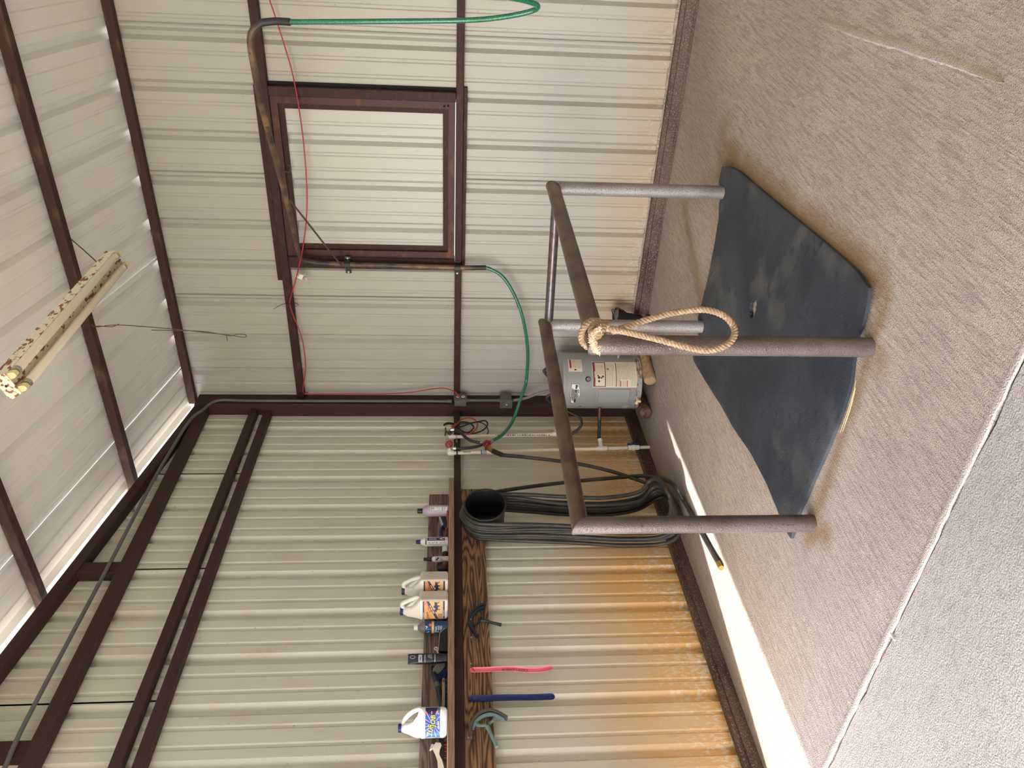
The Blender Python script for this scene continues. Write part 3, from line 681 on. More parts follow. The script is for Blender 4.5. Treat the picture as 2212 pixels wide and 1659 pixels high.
mb = MB(); T = .019
top = [[Vector((*(h_.lerp(o_, f)), 0)) for h_, o_ in zip(holer, out2)] for f in (0, .03, .1, .25, .45, .65, .82, .94, .985, 1.0)]
rr_ = random.Random(5)
for i, ring in enumerate(top):
    for v in ring: v.z = T+mat_z(v)+rr_.uniform(-.0006, .0006)+.003*math.sin(v.x*5)*math.sin(v.y*4)*(1 if 0 < i < 7 else .3)+(0 if i < 9 else -.004)
low = [[Vector((v.x, v.y, .0006+mat_z(v))) for v in top[-1]]]
lowin = [Vector((v.x, v.y, .001)) for v in top[0]]
mb.loft([lowin]+top+low, cap=False)
m_ = tag(mb.build('rubber_mat', MAT['rubber_mat'], None, smooth=True, ang=50), 'worn black rubber floor mat with a slit, lying between the pipe legs', 'mat')
for (a, b, c) in (((1812, 935), (1838, 858), (1846, 822)), ((1817, 932), (1835, 880), (1845, 838)), ((1822, 916), (1836, 872), (1843, 846))):
    pts = [FLp(a[0]+3, a[1], .004), FLp(b[0]+3, b[1], .008), FLp(c[0]+3, c[1], .004)]
    o = tag(MB().tube(cr(pts, 6), .0011, 5).build('straw', MAT['straw'], None, smooth=True), ['long pale straw on the concrete along the front edge of the mat', 'bent pale straw beside the front edge of the mat', 'short pale straw at the front edge of the mat'][int(a[0]) - 1812 if a[0] == 1812 else (1 if a[0] == 1817 else 2)], 'straw', 'straws by the mat')
o = tag(MB().tube([FLp(1924, 1370, .003), FLp(1932, 1383, .003)], .004, 6).build('paper_scrap', MAT['label_white'], None), 'tiny white scrap lying in the floor joint', 'scrap')

# ---- rope tied on the rail corner
def twisted(path, R_, r_, turns_per_m, n=7, strands=3):
    mb = MB(); P = [Vector(p) for p in path]
    L = [0]
    for a, b in zip(P, P[1:]): L.append(L[-1]+(b-a).length)
    T = [(P[min(i+1, len(P)-1)]-P[max(i-1, 0)]).normalized() for i in range(len(P))]
    nrm = T[0].orthogonal().normalized(); fr = []
    for i in range(len(P)):
        nrm = (nrm-T[i]*nrm.dot(T[i])).normalized(); fr.append((nrm.copy(), T[i].cross(nrm)))
    for s_ in range(strands):
        pts = []
        for i in range(len(P)):
            a = 2*math.pi*(L[i]*turns_per_m+s_/strands); pts.append(P[i]+fr[i][0]*(R_*math.cos(a))+fr[i][1]*(R_*math.sin(a)))
        mb.tube(pts, r_, n)
    return mb
DF = 2.545
kp = [(1322, 716, 2.56), (1345, 709, DF), (1400, 690, DF), (1460, 675, DF), (1520, 669, DF), (1562, 681, DF), (1584, 704, DF), (1586, 726, DF-.02), (1568, 746, DF-.04), (1528, 757, DF-.045), (1480, 749, DF-.045), (1420, 733, DF-.045), (1365, 720, DF-.04), (1325, 711, DF-.03), (1302, 708, DF-.02)]
rope_path = cr([atd(*k) for k in kp], 14)
rope = thing('rope', 'frayed tan rope tied in a loop around the near rail corner', 'rope', atd(1586, 716, DF))
twisted(rope_path, .0064, .0058, 27, n=8).build('rope_loop', MAT['rope'], rope, smooth=True, ang=80)
A = V3('R', HT['R']); B = V3('F', HT['F']); t = (B-A).normalized(); u1 = t.cross(Vector((0, 0, 1))).normalized(); u2 = u1.cross(t)
for (s0, dz, tl) in ((.105, .0, .030), (.075, .0, -.012)):
    c0 = B-t*s0; pts = []
    for k in range(61):
        a = 2*math.pi*k/60*1.08; pts.append(c0+t*(tl*math.sin(a*.5)+.012*math.sin(a))+(u1*math.cos(a)+u2*math.sin(a))*(PR+.0135+.003*math.sin(3*a)))
    twisted(pts, .0068, .0062, 27, n=8).build('wrap', MAT['rope'], rope, smooth=True, ang=80)
kn = [atd(1302, 708, DF-.02), atd(1288, 700, DF-.03), atd(1278, 712, DF-.05), atd(1282, 728, DF-.06), atd(1294, 722, DF-.075), atd(1304, 706, DF-.06), atd(1312, 700, DF-.02)]
twisted(cr(kn, 12), .0070, .0066, 27, n=8).build('knot', MAT['rope'], rope, smooth=True, ang=80)
mb = MB(); rr_ = random.Random(11)
fray = cr([atd(1297, 712, DF-.08), atd(1282, 722, DF-.075), atd(1280, 735, DF-.075), atd(1284, 747, DF-.070), atd(1290, 759, DF-.066)], 16)
for i, c0 in enumerate(fray):
    for q in range(9):
        dv = Vector((rr_.gauss(0, 1), rr_.gauss(0, 1), rr_.gauss(0, 1))).normalized(); L = rr_.uniform(.006, .013)
        a = c0+dv*.003; mb.tube([a, a+dv*L*.6+Vector((0, 0, -.001)), a+dv*L+Vector((rr_.uniform(-.003, .003), 0, rr_.uniform(-.003, .003)))], .0011, 4)
mb.tube(fray, .0075, 7)
o = mb.build('frayed_end', MAT['rope_fray'], rope); o['label'] = 'pale unravelled rope fibres'; o['kind'] = 'stuff'

# ---- fluorescent fixture hanging under the roof
FA = Vector((1.815, -1.262, 3.345)); FB = Vector((1.778, -2.466, 3.345)); t = (FB-FA).normalized(); sd = t.cross(Vector((0, 0, 1))).normalized()
lamp = thing('fluorescent_light', 'rust-spotted twin-tube strip light hung by a wire from the roof purlin', 'light', (FA+FB)/2)
tl = .34   # fixture is rolled about its own length
uz = (Vector((0, 0, 1))*math.cos(tl)+sd*math.sin(tl)); us = t.cross(uz)
def FP(s_, a, b): return FA+t*s_+us*a+uz*b
LN = (FB-FA).length
def fbox(mb, s0, s1, a0, a1, b0, b1):
    P = [FP(s0, a0, b0), FP(s0, a1, b0), FP(s0, a1, b1), FP(s0, a0, b1)]; return mb.slab(P, t*(s1-s0))
MBl = MB()
prof = [(-.052, .030), (.052, .030), (.060, .020), (.044, -.018), (-.044, -.018), (-.060, .020)]
MBl.slab([FP(.004, a, b) for a, b in prof], t*(LN-.008)); MBl.build('housing', MAT['lamp_housing'], lamp)
for s0 in (-.001, LN-.003):
    mb = MB().slab([FP(s0, a, b) for a, b in [(-.058, .033), (.058, .033), (.064, .021), (.050, -.030), (-.050, -.030), (-.064, .021)]], t*.004)
    ep = mb.build('end_plate', MAT['lamp_housing'], lamp)
    MB().lathe([(0, -.0012), (.0055, -.0012), (.0055, .006), (0, .006)], FP(s0, 0, .004), ax=t, n=12).build('knockout', MAT['hole_black'], ep)
for a in (-.034, .034):
    for s0 in (.006, LN-.030):
        mb = MB(); sg = 1 if s0 < .1 else -1
        mb.slab([FP(s0, a+x, b) for x, b in [(-.014, -.016), (.014, -.016), (.014, -.046), (.009, -.058), (0, -.061), (-.009, -.058), (-.014, -.046)]], t*.024)
        mb.build('lamp_socket', MAT['lamp_socket'], lamp)
    tb = MB().lathe([(0, .042), (.0165, .043), (.019, .048), (.019, LN-.048), (.0165, LN-.043), (0, LN-.042)], FP(0, a, -.044), ax=t, n=20).build('tube', MAT['lamp_tube'], lamp, smooth=True)
    for s0, s1 in ((.034, .056), (LN-.056, LN-.034)):
        MB().lathe([(0, s0), (.0185, s0), (.0198, s0+.003), (.0198, s1), (0, s1)], FP(0, a, -.044), ax=t, n=20).build('metal_cap', MAT['chrome'], tb, smooth=True)
w0 = RWp(145, 508, .93); w0.z += .004
MB().tube(cr([w0, w0.lerp(FP(.10, -.03, .032), .5)+Vector((0, 0, -.004)), FP(.10, -.03, .030)], 6), .0036, 6).build('hanger_wire', MAT['wire_rust'], lamp, smooth=True)
pz = ROOFZ(-2.02)-.068
MB().tube([Vector((1.79, -2.06, pz)), FP(LN-.04, 0, .029)], .003, 6).build('hanger_wire', MAT['wire_rust'], lamp, smooth=True)

# ---- twisted wire hanging from the purlin
wt = thing('hanging_wire', 'rusty twisted wire with a looped end hanging from the purlin', 'wire', (1.25, -1.0, 2.78))
top_ = Vector((1.26, -1.040, ROOFZ(-.985)-.068))
pw = cr([RWp(197, 700, 1.036), RWp(208, 706, 1.04), RWp(253, 702, 1.04), RWp(330, 707, 1.04), RWp(395, 713, 1.04), RWp(460, 720, 1.04), RWp(498, 724, 1.04), RWp(522, 728, 1.04), RWp(530, 728, 1.04), RWp(530, 723, 1.04), RWp(510, 722, 1.04), RWp(495, 725, 1.04), RWp(440, 716, 1.04), RWp(370, 714, 1.04), RWp(327, 713, 1.04)], 7)
MB().tube(pw, .0026, 5).build('strand', MAT['wire_rust'], wt, smooth=True)
MB().tube(cr([RWp(202, 706, 1.038), RWp(215, 704, 1.043), RWp(240, 706, 1.037), RWp(257, 700, 1.04)], 6), .0024, 5).build('tail', MAT['wire_rust'], wt, smooth=True)
MB().tube(cr([RWp(488, 722, 1.035), RWp(490, 728, 1.045), RWp(491, 736, 1.04)], 6), .0024, 5).build('tail', MAT['wire_rust'], wt, smooth=True)

# ---- swing boom for the wash hose
boom = thing('wash_boom', 'rust-streaked bent pipe arm clamped beside the window', 'pipe arm', RWp(1050, 578, .105))
ED = 3.72
bp_ = [RWp(1050, 578, .105), RWp(988, 578, .105), RWp(850, 574, .105), RWp(752, 571, .105), RWp(700, 569, .105), RWp(672, 566, .110), RWp(652, 559, .125)]
endp = [atd(563, 221, ED+.32), atd(548, 140, ED+.10), atd(541, 92, ED), atd(546, 66, ED-.04), atd(565, 49, ED-.05), atd(595, 46, ED-.05), atd(627, 47.5, ED-.05)]
mid = [bp_[-1].lerp(endp[0], f) for f in (.10, .3, .5, .7, .9)]
mid[0] += Vector((0, 0, .012))
rad_b = .0175
allp = cr(bp_+mid+endp[:5], 8)
MB().tube(allp, rad_b, 16).build('pipe', MAT['boom_pipe'], boom, smooth=True)
MB().tube(cr([endp[4], endp[5], endp[6]], 6), .0178, 16).build('rubber_sleeve', MAT['black_rubber'], boom, smooth=True)
p0 = atd(607, 390, 4.75); f_ = None
arm_pt = min(allp, key=lambda q: (q-(bp_[-1].lerp(endp[0], .46))).length)
MB().tube([RWp(735, 571, .128), arm_pt+Vector((0, 0, -.018))], .0062, 8).build('brace_rod', MAT['wire_rust'], boom, smooth=True)
MB().tube([RWp(738, 576, .126), RWp(733, 565, .13)], .007, 8).build('rod_eye', MAT['wire_rust'], boom, smooth=True)
for (x, y0, y1) in ((752, 554, 590), (988, 565, 593)):
    c = RWp(x, (y0+y1)/2, .06); a = RWp(x, y1, .06); b = RWp(x, y0, .06); yb = 571 if x == 752 else 578
    cx = RWp(x, yb, .105).x; h = .021
    st = [Vector((a.x, -.060, c.z)), Vector((cx-.021, -.062, c.z)), Vector((cx-.021, -.110, c.z)), Vector((cx-.012, -.126, c.z)), Vector((cx+.012, -.126, c.z)), Vector((cx+.021, -.110, c.z)), Vector((cx+.021, -.062, c.z)), Vector((b.x, -.060, c.z))]
    cl = MB()
    for p, q in zip(st, st[1:]): cl.beam(p, q, 2*h, .005, up=(Vector((q-p)).cross(Vector((0, 0, 1)))), bev=.0012)
    cb = cl.build('clamp', MAT['black_plastic'], boom)
    for xx_ in (a.x+.012, b.x-.012):
        MB().lathe([(0, .010), (.007, .009), (.009, .004), (.009, 0), (0, 0)], (xx_, -.062, c.z), ax=(0, -1, 0), n=8).build('bolt', MAT['screw_zinc'], cb)

# ---- green hoses
gh = thing('garden_hose', 'green braided hose arching from the faucets up into the boom pipe', 'hose', LWp(1060, 955, .15))
hp = [RWp(1040, 578, .105), RWp(1056, 580, .108), RWp(1085, 597, .13), RWp(1110, 635, .16), RWp(1130, 690, .19), RWp(1140, 760, .20), RWp(1137, 820, .20)]
hq = [hp[-1].lerp(LWp(1062, 955, .13), f)+Vector((0, 0, d_)) for f, d_ in ((.35, -.045), (.68, -.045))]
hp += [Vector((.33, -.27, RWp(1128, 865, .25).z)), LWp(1108, 908, .16), LWp(1086, 938, .14), LWp(1064, 952, .125)]
MB().tube(cr(hp, 10), .0128, 12).build('hose_tube', MAT['hose_green'], gh, smooth=True)
MB().tube([LWp(1064, 952, .125), LWp(1059, 955.5, .122)], .0165, 12).build('hose_clamp', MAT['zinc'], gh, smooth=True)
HD = ED-.05
gd = thing('garden_hose', 'green braided hose hanging from the end of the boom and curling up', 'hose', atd(1163, 15, HD))
hp = [atd(600, 46.3, HD), atd(628, 47.5, HD), atd(700, 47, HD), atd(850, 46, HD), atd(1000, 44, HD), atd(1070, 39, HD), atd(1125, 30, HD-.01), atd(1155, 21, HD-.03), atd(1161, 12, HD-.07), atd(1140, 3, HD-.11), atd(1100, -6, HD-.16), atd(1030, -20, HD-.2), atd(900, -42, HD-.2), atd(740, -60, HD-.18)]
MB().tube(cr(hp, 12), .0128, 12).build('hose_tube', MAT['hose_green'], gd, smooth=True)
MB().tube([hp[-1], hp[-1].lerp(hp[-2], -.12)], .0165, 12).build('hose_end', MAT['brass'], gd, smooth=True)

# ---- red extension cord
rc = thing('extension_cord', 'thin red extension cord looping from the outlet along the window wall', 'cord', RWp(992, 862, .12))
rcp = [(996, 869, .135), (992, 858, .13), (983, 847, .10), (962, 839, .085), (935, 840, .075), (890, 847, .072), (830, 851, .072), (740, 851, .072), (668, 851, .072), (656, 849, .072), (655, 835, .075), (660, 790, .085), (652, 730, .085), (633, 680, .078), (626, 655, .076), (630, 635, .078), (640, 600, .085), (648, 565, .150), (655, 530, .150), (662, 470, .14), (663, 410, .12), (657, 320, .10), (646, 235, .085), (632, 160, .075), (612, 90, .075), (592, 28, .075), (575, -25, .075)]
MB().tube(cr([RWp(*a) for a in rcp]+[Vector((3.6, -.075, 2.74)), Vector((4.8, -.07, 2.70)), Vector((5.95, -.07, 2.73))], 8), .0044, 8).build('cable', MAT['cord_red'], rc, smooth=True)
pl = MB().box(-.014, .014, -.012, .012, 0, .03, bev=.004, M=Matrix.Translation(RWp(997, 871, .135)+Vector((0, 0, -.012)))).build('plug', MAT['box_grey'], rc)
zt = thing('cable_tie', 'black cable tie with long tails around the upper girt', 'cable tie', RWp(622, 655, .06))
MB().tube(cr([RWp(617, 655, .058), RWp(627, 657, .082), RWp(636, 654, .058)], 6), .0024, 6).build('loop', MAT['black_plastic'], zt, smooth=True)
for q in ([(618, 655, .062), (606, 659, .075), (591, 668, .09)], [(634, 654, .062), (640, 655, .075), (645, 659, .085)]):
    MB().tube(cr([RWp(*a) for a in q], 6), .0020, 6).build('tail', MAT['black_plastic'], zt, smooth=True)
z2 = thing('cable_tie', 'black cable tie holding the red cord beside the corner post', 'cable tie', RWp(652, 850, .06))
MB().tube(cr([RWp(641, 852, .058), RWp(650, 852, .075), RWp(660, 848, .078), RWp(666, 848, .07)], 6), .0024, 6).build('loop', MAT['black_plastic'], z2, smooth=True)
cp = thing('plug_connector', 'clear plastic plug end with a white tag hanging on the red cord', 'plug', RWp(655, 600, .08))
c0 = RWp(650, 597, .09)
MB().box(-.020, .022, -.012, .012, -.016, .016, bev=.006, seg=2, M=Matrix.Translation(c0) @ Matrix.Rotation(.4, 4, 'Y')).build('plug_body', MAT['label_white'], cp, smooth=True)
MB().tube([RWp(658, 598, .092), RWp(662, 606, .095), RWp(666, 612, .095)], [.012, .011, .010], 10).build('clear_end', MAT['clear_plastic'], cp, smooth=True)
MB().tube(cr([RWp(656, 590, .09), RWp(662, 591, .09), RWp(663, 597, .09), RWp(657, 600, .09)], 5), .003, 6).build('wire_bail', MAT['chrome'], cp, smooth=True)
MB().slab([RWp(638, 597, .088), RWp(643, 594, .088), RWp(644, 600, .088)], (0, -.003, 0)).build('tag', MAT['label_white'], cp)

# ---- conduit, outlet box, switch box
CX, CY = .128, -.118
cd = thing('conduit', 'grey electrical conduit running down the corner post', 'conduit', (CX, CY, .9))
zb = LWp(976, 880, .13).z
cpts = [LWp(-20, 1700, .10), LWp(10, 1659, .10), LWp(60, 1550, .10), LWp(225, 1240, .10), LWp(330, 1040, .10), LWp(380, 955, .103), LWp(402, 920, .112), LWp(418, 900, .122), LWp(436, 887, .131), Vector((.133, -.1185, LWp(462, 881, .133).z)), Vector((.133, -.118, 3.1)), Vector((.133, -.1165, 2.4)), Vector((.133, -.115, zb+.3)), Vector((.133, -.115, zb+.005))]
MB().tube(cr(cpts, 6), .0112, 12).build('pipe', MAT['conduit_grey'], cd, smooth=True)
MB().tube([Vector((.133, -.115, zb+.03)), Vector((.133, -.115, zb))], .0155, 12).build('coupling', MAT['conduit_grey'], cd, smooth=True)
ob = thing('outlet_box', 'grey outlet box with two receptacles on the corner post', 'outlet', (.14, -.10, 1.42))
Zc = LWp(995, 876, .14).z
MB().box(.118, .172, -.168, -.075, Zc-.046, Zc+.048, bev=.007, seg=2).build('body', MAT['box_grey'], ob, smooth=True)
cv = MB().box(.172, .182, -.174, -.069, Zc-.051, Zc+.053, bev=.003).build('cover', MAT['box_grey'], ob)
for dz in (.022, -.020):
    rcpt = MB().lathe([(0, .004), (.0135, .004), (.0150, 0), (0, 0)], (.182, -.121, Zc+dz), ax=(1, 0, 0), n=16).build('receptacle', MAT['ivory'], cv)
    MB().box(.1855, .1865, -.128, -.125, Zc+dz-.004, Zc+dz+.006).box(.1855, .1865, -.117, -.114, Zc+dz-.004, Zc+dz+.006).build('slot', MAT['hole_black'], rcpt)
Zs = LWp(1094, 885, .14).z; z0c = Zc-.046
c2 = thing('conduit', 'short grey conduit between the outlet box and the switch box', 'conduit', (.145, -.12, Zs+.05))
MB().tube([Vector((.145, -.12, Zc-.045)), Vector((.145, -.12, Zs+.044))], .0112, 12).build('pipe', MAT['conduit_grey'], c2, smooth=True)
for zz in (Zc-.062, Zs+.046): MB().tube([Vector((.145, -.12, zz)), Vector((.145, -.12, zz+.016))], .0155, 12).build('coupling', MAT['conduit_grey'], c2, smooth=True)
sb = thing('switch_box', 'grey weatherproof switch box below the outlet', 'switch', (.14, -.15, Zs-.05))
MB().box(.118, .186, -.178, -.075, Zs-.047, Zs+.046, bev=.008, seg=2).build('body', MAT['box_grey'], sb, smooth=True)
cv = MB().box(.112, .192, -.186, -.178, Zs-.052, Zs+.051, bev=.003).build('cover', MAT['box_grey'], sb)
MB().box(.147, .157, -.197, -.186, Zs-.010, Zs+.004, bev=.002).build('toggle', MAT['ivory'], cv)
fnS = lambda u, v: Vector((.152+u, -.1868, Zs+v))
mb = MB(); put_text(mb, 'ON', fnS, -.018, .030, .020, .011); put_text(mb, 'OFF', fnS, .014, .030, .026, .011); mb.build('lettering', MAT['ink_black'], cv, norm=False)
fx = thing('flexible_conduit', 'ribbed grey flexible conduit from the switch box to the heater', 'conduit', (.2, -.18, .6))
fp = cr([Vector((.152, -.13, Zs-.046)), Vector((.155, -.13, Zs-.075)), Vector((.19, -.15, Zs-.16)), Vector((.27, -.20, Zs-.255)), Vector((.33, -.235, .705))], 26)
MB().tube(fp, [.0105+.0016*(i % 2) for i in range(len(fp))], 10).build('flex_tube', MAT['flex_grey'], fx, smooth=True, ang=80)
# ---- water heater on logs
HC = Vector((.46, -.31, 0)); HR = .215; HZ0, HZ1 = .092, .692; PHC = math.atan2(CAMP.y-HC.y, CAMP.x-HC.x)
wh = thing('water_heater', 'small grey electric water heater in the corner behind the rail', 'water heater', (HC.x, HC.y, HZ0))
def hs(u, v, e=0.0):
    a = PHC+u/HR; return Vector((HC.x+(HR+e)*math.cos(a), HC.y+(HR+e)*math.sin(a), v))
def hv(x): return .692-(x-1208)*.003615
def hu(y): return HR*math.asin(max(-1, min(1, (825-y)/62.5)))
MB().lathe([(0, HZ0), (HR-.012, HZ0), (HR-.012, HZ0+.008), (HR, HZ0+.035), (HR, HZ1-.030), (HR+.003, HZ1-.028), (HR+.003, HZ1-.004), (HR-.010, HZ1), (0, HZ1+.004)], (HC.x, HC.y, 0), n=56).build('tank', MAT['heater_grey'], wh, smooth=True)
MB().lathe([(HR-.010, HZ0-.001), (HR+.002, HZ0), (HR+.002, HZ0+.040), (HR-.001, HZ0+.042)], (HC.x, HC.y, 0), n=56).build('bottom_rim', MAT['heater_rim'], wh, smooth=True)
def patch(name, y0, y1, x0, x1, m, parent, e=.0012, n=14):
    mb = MB(); put_rect(mb, lambda u, v: hs(u, v, e), hu(y0), hu(y1), hv(x1), hv(x0), n); return mb.build(name, MAT[m], parent, smooth=True, norm=False)
# big rating / warning label
wl = patch('warning_label', 839.7, 784, 1270, 1365, 'label_paper', wh)
mb = MB(); F = lambda e: (lambda u, v: hs(u, v, e))
for (y0, y1, x0, x1) in ((838, 785, 1271, 1273.6), (838, 785, 1295.5, 1297.3), (838, 836.6, 1271, 1297), (786.2, 785, 1271, 1297), (838, 786, 1318.5, 1320), (838, 786, 1326.5, 1327)):
    put_rect(mb, F(.0020), hu(y0), hu(y1), hv(x1), hv(x0), 10)
mb.build('rules', MAT['ink_black'], wl, norm=False)
mb = MB(); put_rect(mb, F(.0021), hu(836.5), hu(786), hv(1275.6), hv(1273.0), 10)
for y0, y1, x0 in ((838, 825, 1327.3), (838, 824, 1341.5)): put_rect(mb, F(.0021), hu(y0), hu(y1), hv(x0+1.6), hv(x0), 3)
mb.build('red_bands', MAT['ink_red'], wl, norm=False)
mb = MB(); put_bars(mb, 7, F(.0026), hu(811), hv(1274.3), .050, .0075); mb.build('lettering', MAT['ink_white'], wl, norm=False)
mb = MB(); rr_ = random.Random(2)
def lines(x0, x1, ya, yb, step):
    x = x0
    while x < x1:
        y = ya
        while y > yb:
            L = rr_.uniform(1.5, 4.5); put_rect(mb, F(.0020), hu(y), hu(max(yb, y-L)), hv(x+.5), hv(x), 1); y -= L+.7
        x += step
lines(1277.5, 1293.5, 811, 791, 2.2); lines(1299, 1316, 836, 788, 1.9); lines(1321.5, 1325.5, 836, 788, 1.5); lines(1328.5, 1349, 822, 787, 1.7); lines(1351, 1361, 836, 787, 2.2); lines(1330, 1340, 837, 826, 2.0)
mb.build('fine_print', MAT['ink_grey'], wl, norm=False)['kind'] = 'stuff'
mb = MB()   # pictograms: head, flame hand, symbols
for (x, y, r) in ((1283, 826, .008), (1283, 818, .010), (1281, 814, .006), (1291, 816, .008), (1288, 819, .006), (1302, 799.5, .009)):
    put_poly(mb, lambda u, v: hs(hu(y)+u, hv(x)+v, .0022), [(r*math.cos(2*math.pi*k/12), r*math.sin(2*math.pi*k/12)) for k in range(12)])
mb.build('pictogram', MAT['ink_black'], wl, norm=False)
mb = MB()
for k in range(12):
    a = 2*math.pi*k/12; b = 2*math.pi*(k+1)/12
    if k in (3,): continue
    P = [(.0045*math.cos(q)*1, .0045*math.sin(q)) for q in (a, b)]; Q = [(.0065*math.cos(q), .0065*math.sin(q)) for q in (b, a)]
    put_poly(mb, lambda u, v: hs(hu(799.5)+u, hv(1302)+v, .0028), P+Q)
mb.build('pictogram', MAT['label_paper'], wl, norm=False)
# small label
sl_ = patch('small_label', 805.8, 779, 1220, 1248.7, 'label_paper', wh)
mb = MB(); put_rect(mb, F(.0021), hu(798), hu(780), hv(1226.5), hv(1222.5), 6); mb.build('red_band', MAT['ink_red'], sl_, norm=False)
mb = MB(); lines(1229, 1237, 797, 781, 1.9); lines(1239, 1247, 797, 781, 2.2); mb.build('fine_print', MAT['ink_grey'], sl_, norm=False)['kind'] = 'stuff'
mb = MB(); put_bars(mb, 7, F(.0026), hu(789), hv(1224.5), .052, .009); put_rect(mb, F(.0020), hu(803), hu(800), hv(1236), hv(1232), 1); mb.build('lettering', MAT['ink_black'], sl_, norm=False)
# maker's badge
bd = MB(); badge = [(1226, 831.7), (1241.5, 831.7), (1241.8, 838), (1244.7, 846), (1245, 857), (1242, 865), (1236, 875.5), (1227, 874), (1226.5, 865), (1223, 857), (1222.5, 848), (1225.5, 838)]
put_poly(bd, F(.0014), [(hu(y), hv(x)) for x, y in badge]); bo = bd.build('badge', MAT['ink_black'], wh, norm=False)
cx_, cy_ = 1234, 852.5
bd = MB(); put_poly(bd, F(.0020), [(hu(cy_+(y-cy_)*.955), hv(cx_+(x-cx_)*.93)) for x, y in badge]); bd.build('badge_face', MAT['label_white'], bo, norm=False)
mb = MB()
for x0, x1, y0, y1 in ((1233.5, 1237, 873, 845), (1234, 1237.6, 843, 834)): put_rect(mb, F(.0026), hu(y0), hu(y1), hv(x1), hv(x0), 6)
mb.build('badge_bar', MAT['ink_black'], bo, norm=False)
mb = MB(); put_rect(mb, F(.0027), hu(839), hu(834.3), hv(1239.6), hv(1237.2), 2); mb.build('badge_corner', MAT['ink_green'], bo, norm=False)
mb = MB(); put_text(mb, 'A.O. Smith', F(.0026), hu(857), hv(1229), .098, .017); mb.build('lettering', MAT['ink_black'], bo, norm=False)
mb = MB(); put_bars(mb, 12, F(.0032), hu(858), hv(1235.3), .060, .0055); mb.build('lettering', MAT['ink_white'], bo, norm=False)
# access cover, knock-out plates, knob, drain valve
pl_ = MB(); ua, ub, va, vb = hu(871.5), hu(842.6), hv(1350), hv(1283)
for e0, sh_ in ((.001, 0), (.006, .006), (.006, .0065)): pass
L0 = []
for e0, ins in ((.0005, 0), (.006, .004), (.0065, .012)):
    ring = []
    pts = [(ua+ins, va+ins), (ub-ins, va+ins), (ub-ins, vb-ins), (ua+ins, vb-ins)]
    for (p, q) in zip(pts, pts[1:]+pts[:1]):
        for k in range(8): ring.append(hs(p[0]+(q[0]-p[0])*k/8, p[1]+(q[1]-p[1])*k/8, e0))
    L0.append(ring)
mb = MB().loft(L0, cap=False)
n8 = len(L0[-1]); put_rect(mb, F(.0065), ua+.012, ub-.012, va+.012, vb-.012, 8); mb.build('access_cover', MAT['heater_grey'], wh, smooth=True, norm=False)
mb = MB(); put_rect(mb, F(.003), hu(870), hu(842.6), hv(1281.5), hv(1279), 8); mb.build('cover_lip', MAT['heater_rim'], wh, norm=False)
def disc_at(x, y, r, name, m, e0=.001, e1=.004, parent=wh, n=20):
    c = hs(hu(y), hv(x), 0); a = PHC+hu(y)/HR; ax = (math.cos(a), math.sin(a), 0)
    return MB().lathe([(0, e1), (r*.92, e1), (r, e0), (r, -.004)], c, ax=ax, n=n).build(name, MAT[m], parent, smooth=True)
for (x, y) in ((1248.7, 880.4), (1350, 883.4)):
    d0 = disc_at(x, y, .036, 'knockout_plate', 'heater_grey', .002, .004); disc_at(x, y, .015, 'screw_plug', 'zinc', .005, .009, d0)
k0 = disc_at(1259.6, 821.7, .038, 'element_plate', 'heater_grey', .002, .003); disc_at(1259.6, 821.7, .020, 'knob', 'ink_black', .010, .012, k0); disc_at(1259.6, 821.7, .015, 'knob_face', 'chrome', .014, .020, k0)
d0 = disc_at(1366, 862.5, .026, 'drain_plate', 'heater_grey', .002, .004)
a = PHC+hu(862.5)/HR; ax = Vector((math.cos(a), math.sin(a), 0)); c = hs(hu(862.5), hv(1366), .002); sdv = ax.cross(Vector((0, 0, 1)))
dv = MB().tube([c, c+ax*.040], .011, 12).tube([c+ax*.03+sdv*.004, c+ax*.032+sdv*.030+Vector((0, 0, .008))], [.012, .013], 12).tube([c+ax*.035, c+ax*.042+Vector((0, 0, -.022))], .010, 12).build('drain_valve', MAT['ivory'], wh, smooth=True)
mb = MB(); lines(1282, 1304, 886, 876, 4.0); mb.build('stencil', MAT['ink_grey'], wh, norm=False)['kind'] = 'stuff'
c = hs(hu(773), hv(1329), 0); a = PHC+hu(773)/HR; ax = Vector((math.cos(a), math.sin(a), 0))
MB().tube([c, c+ax*.045], .014, 10).tube([c+ax*.038, c+ax*.040+Vector((0, 0, -.06))], .012, 10).build('relief_valve', MAT['zinc'], wh, smooth=True)
# nipples and looped supply lines
n1 = Vector((.555, -.275, HZ1)); n2 = Vector((.375, -.375, HZ1))
for nn, zz in ((n1, .05), (n2, .045)):
    q = MB().tube([nn, nn+Vector((0, 0, zz))], .0125, 10).build('nipple', MAT['brass'], wh, smooth=True)
MB().tube(cr([n1+Vector((0, 0, .04)), n1+Vector((0, 0, .085)), n1+Vector((-.025, -.01, .12)), n1+Vector((-.07, -.02, .085)), n1+Vector((-.13, -.03, .02)), n1+Vector((-.22, -.03, -.06)), Vector((.20, -.27, .62)), Vector((.13, -.38, .655)), Vector((.085, -.49, .655))], 8), .0100, 10).build('supply_line', MAT['black_rubber'], wh, smooth=True)
MB().tube(cr([n2+Vector((0, 0, .035)), n2+Vector((-.006, 0, .075)), n2+Vector((-.035, -.005, .095)), n2+Vector((-.07, -.01, .06)), n2+Vector((-.10, -.02, -.01)), Vector((.235, -.42, .60)), Vector((.20, -.45, .52)), Vector((.16, -.50, .52)), Vector((.095, -.52, .60)), Vector((.083, -.505, .655))], 8), .0100, 10).build('supply_line', MAT['black_rubber'], wh, smooth=True)
wp = cr([n1+Vector((-.026, -.012, .108)), n1+Vector((-.045, -.03, .09)), n1+Vector((-.03, -.05, .075))], 5)
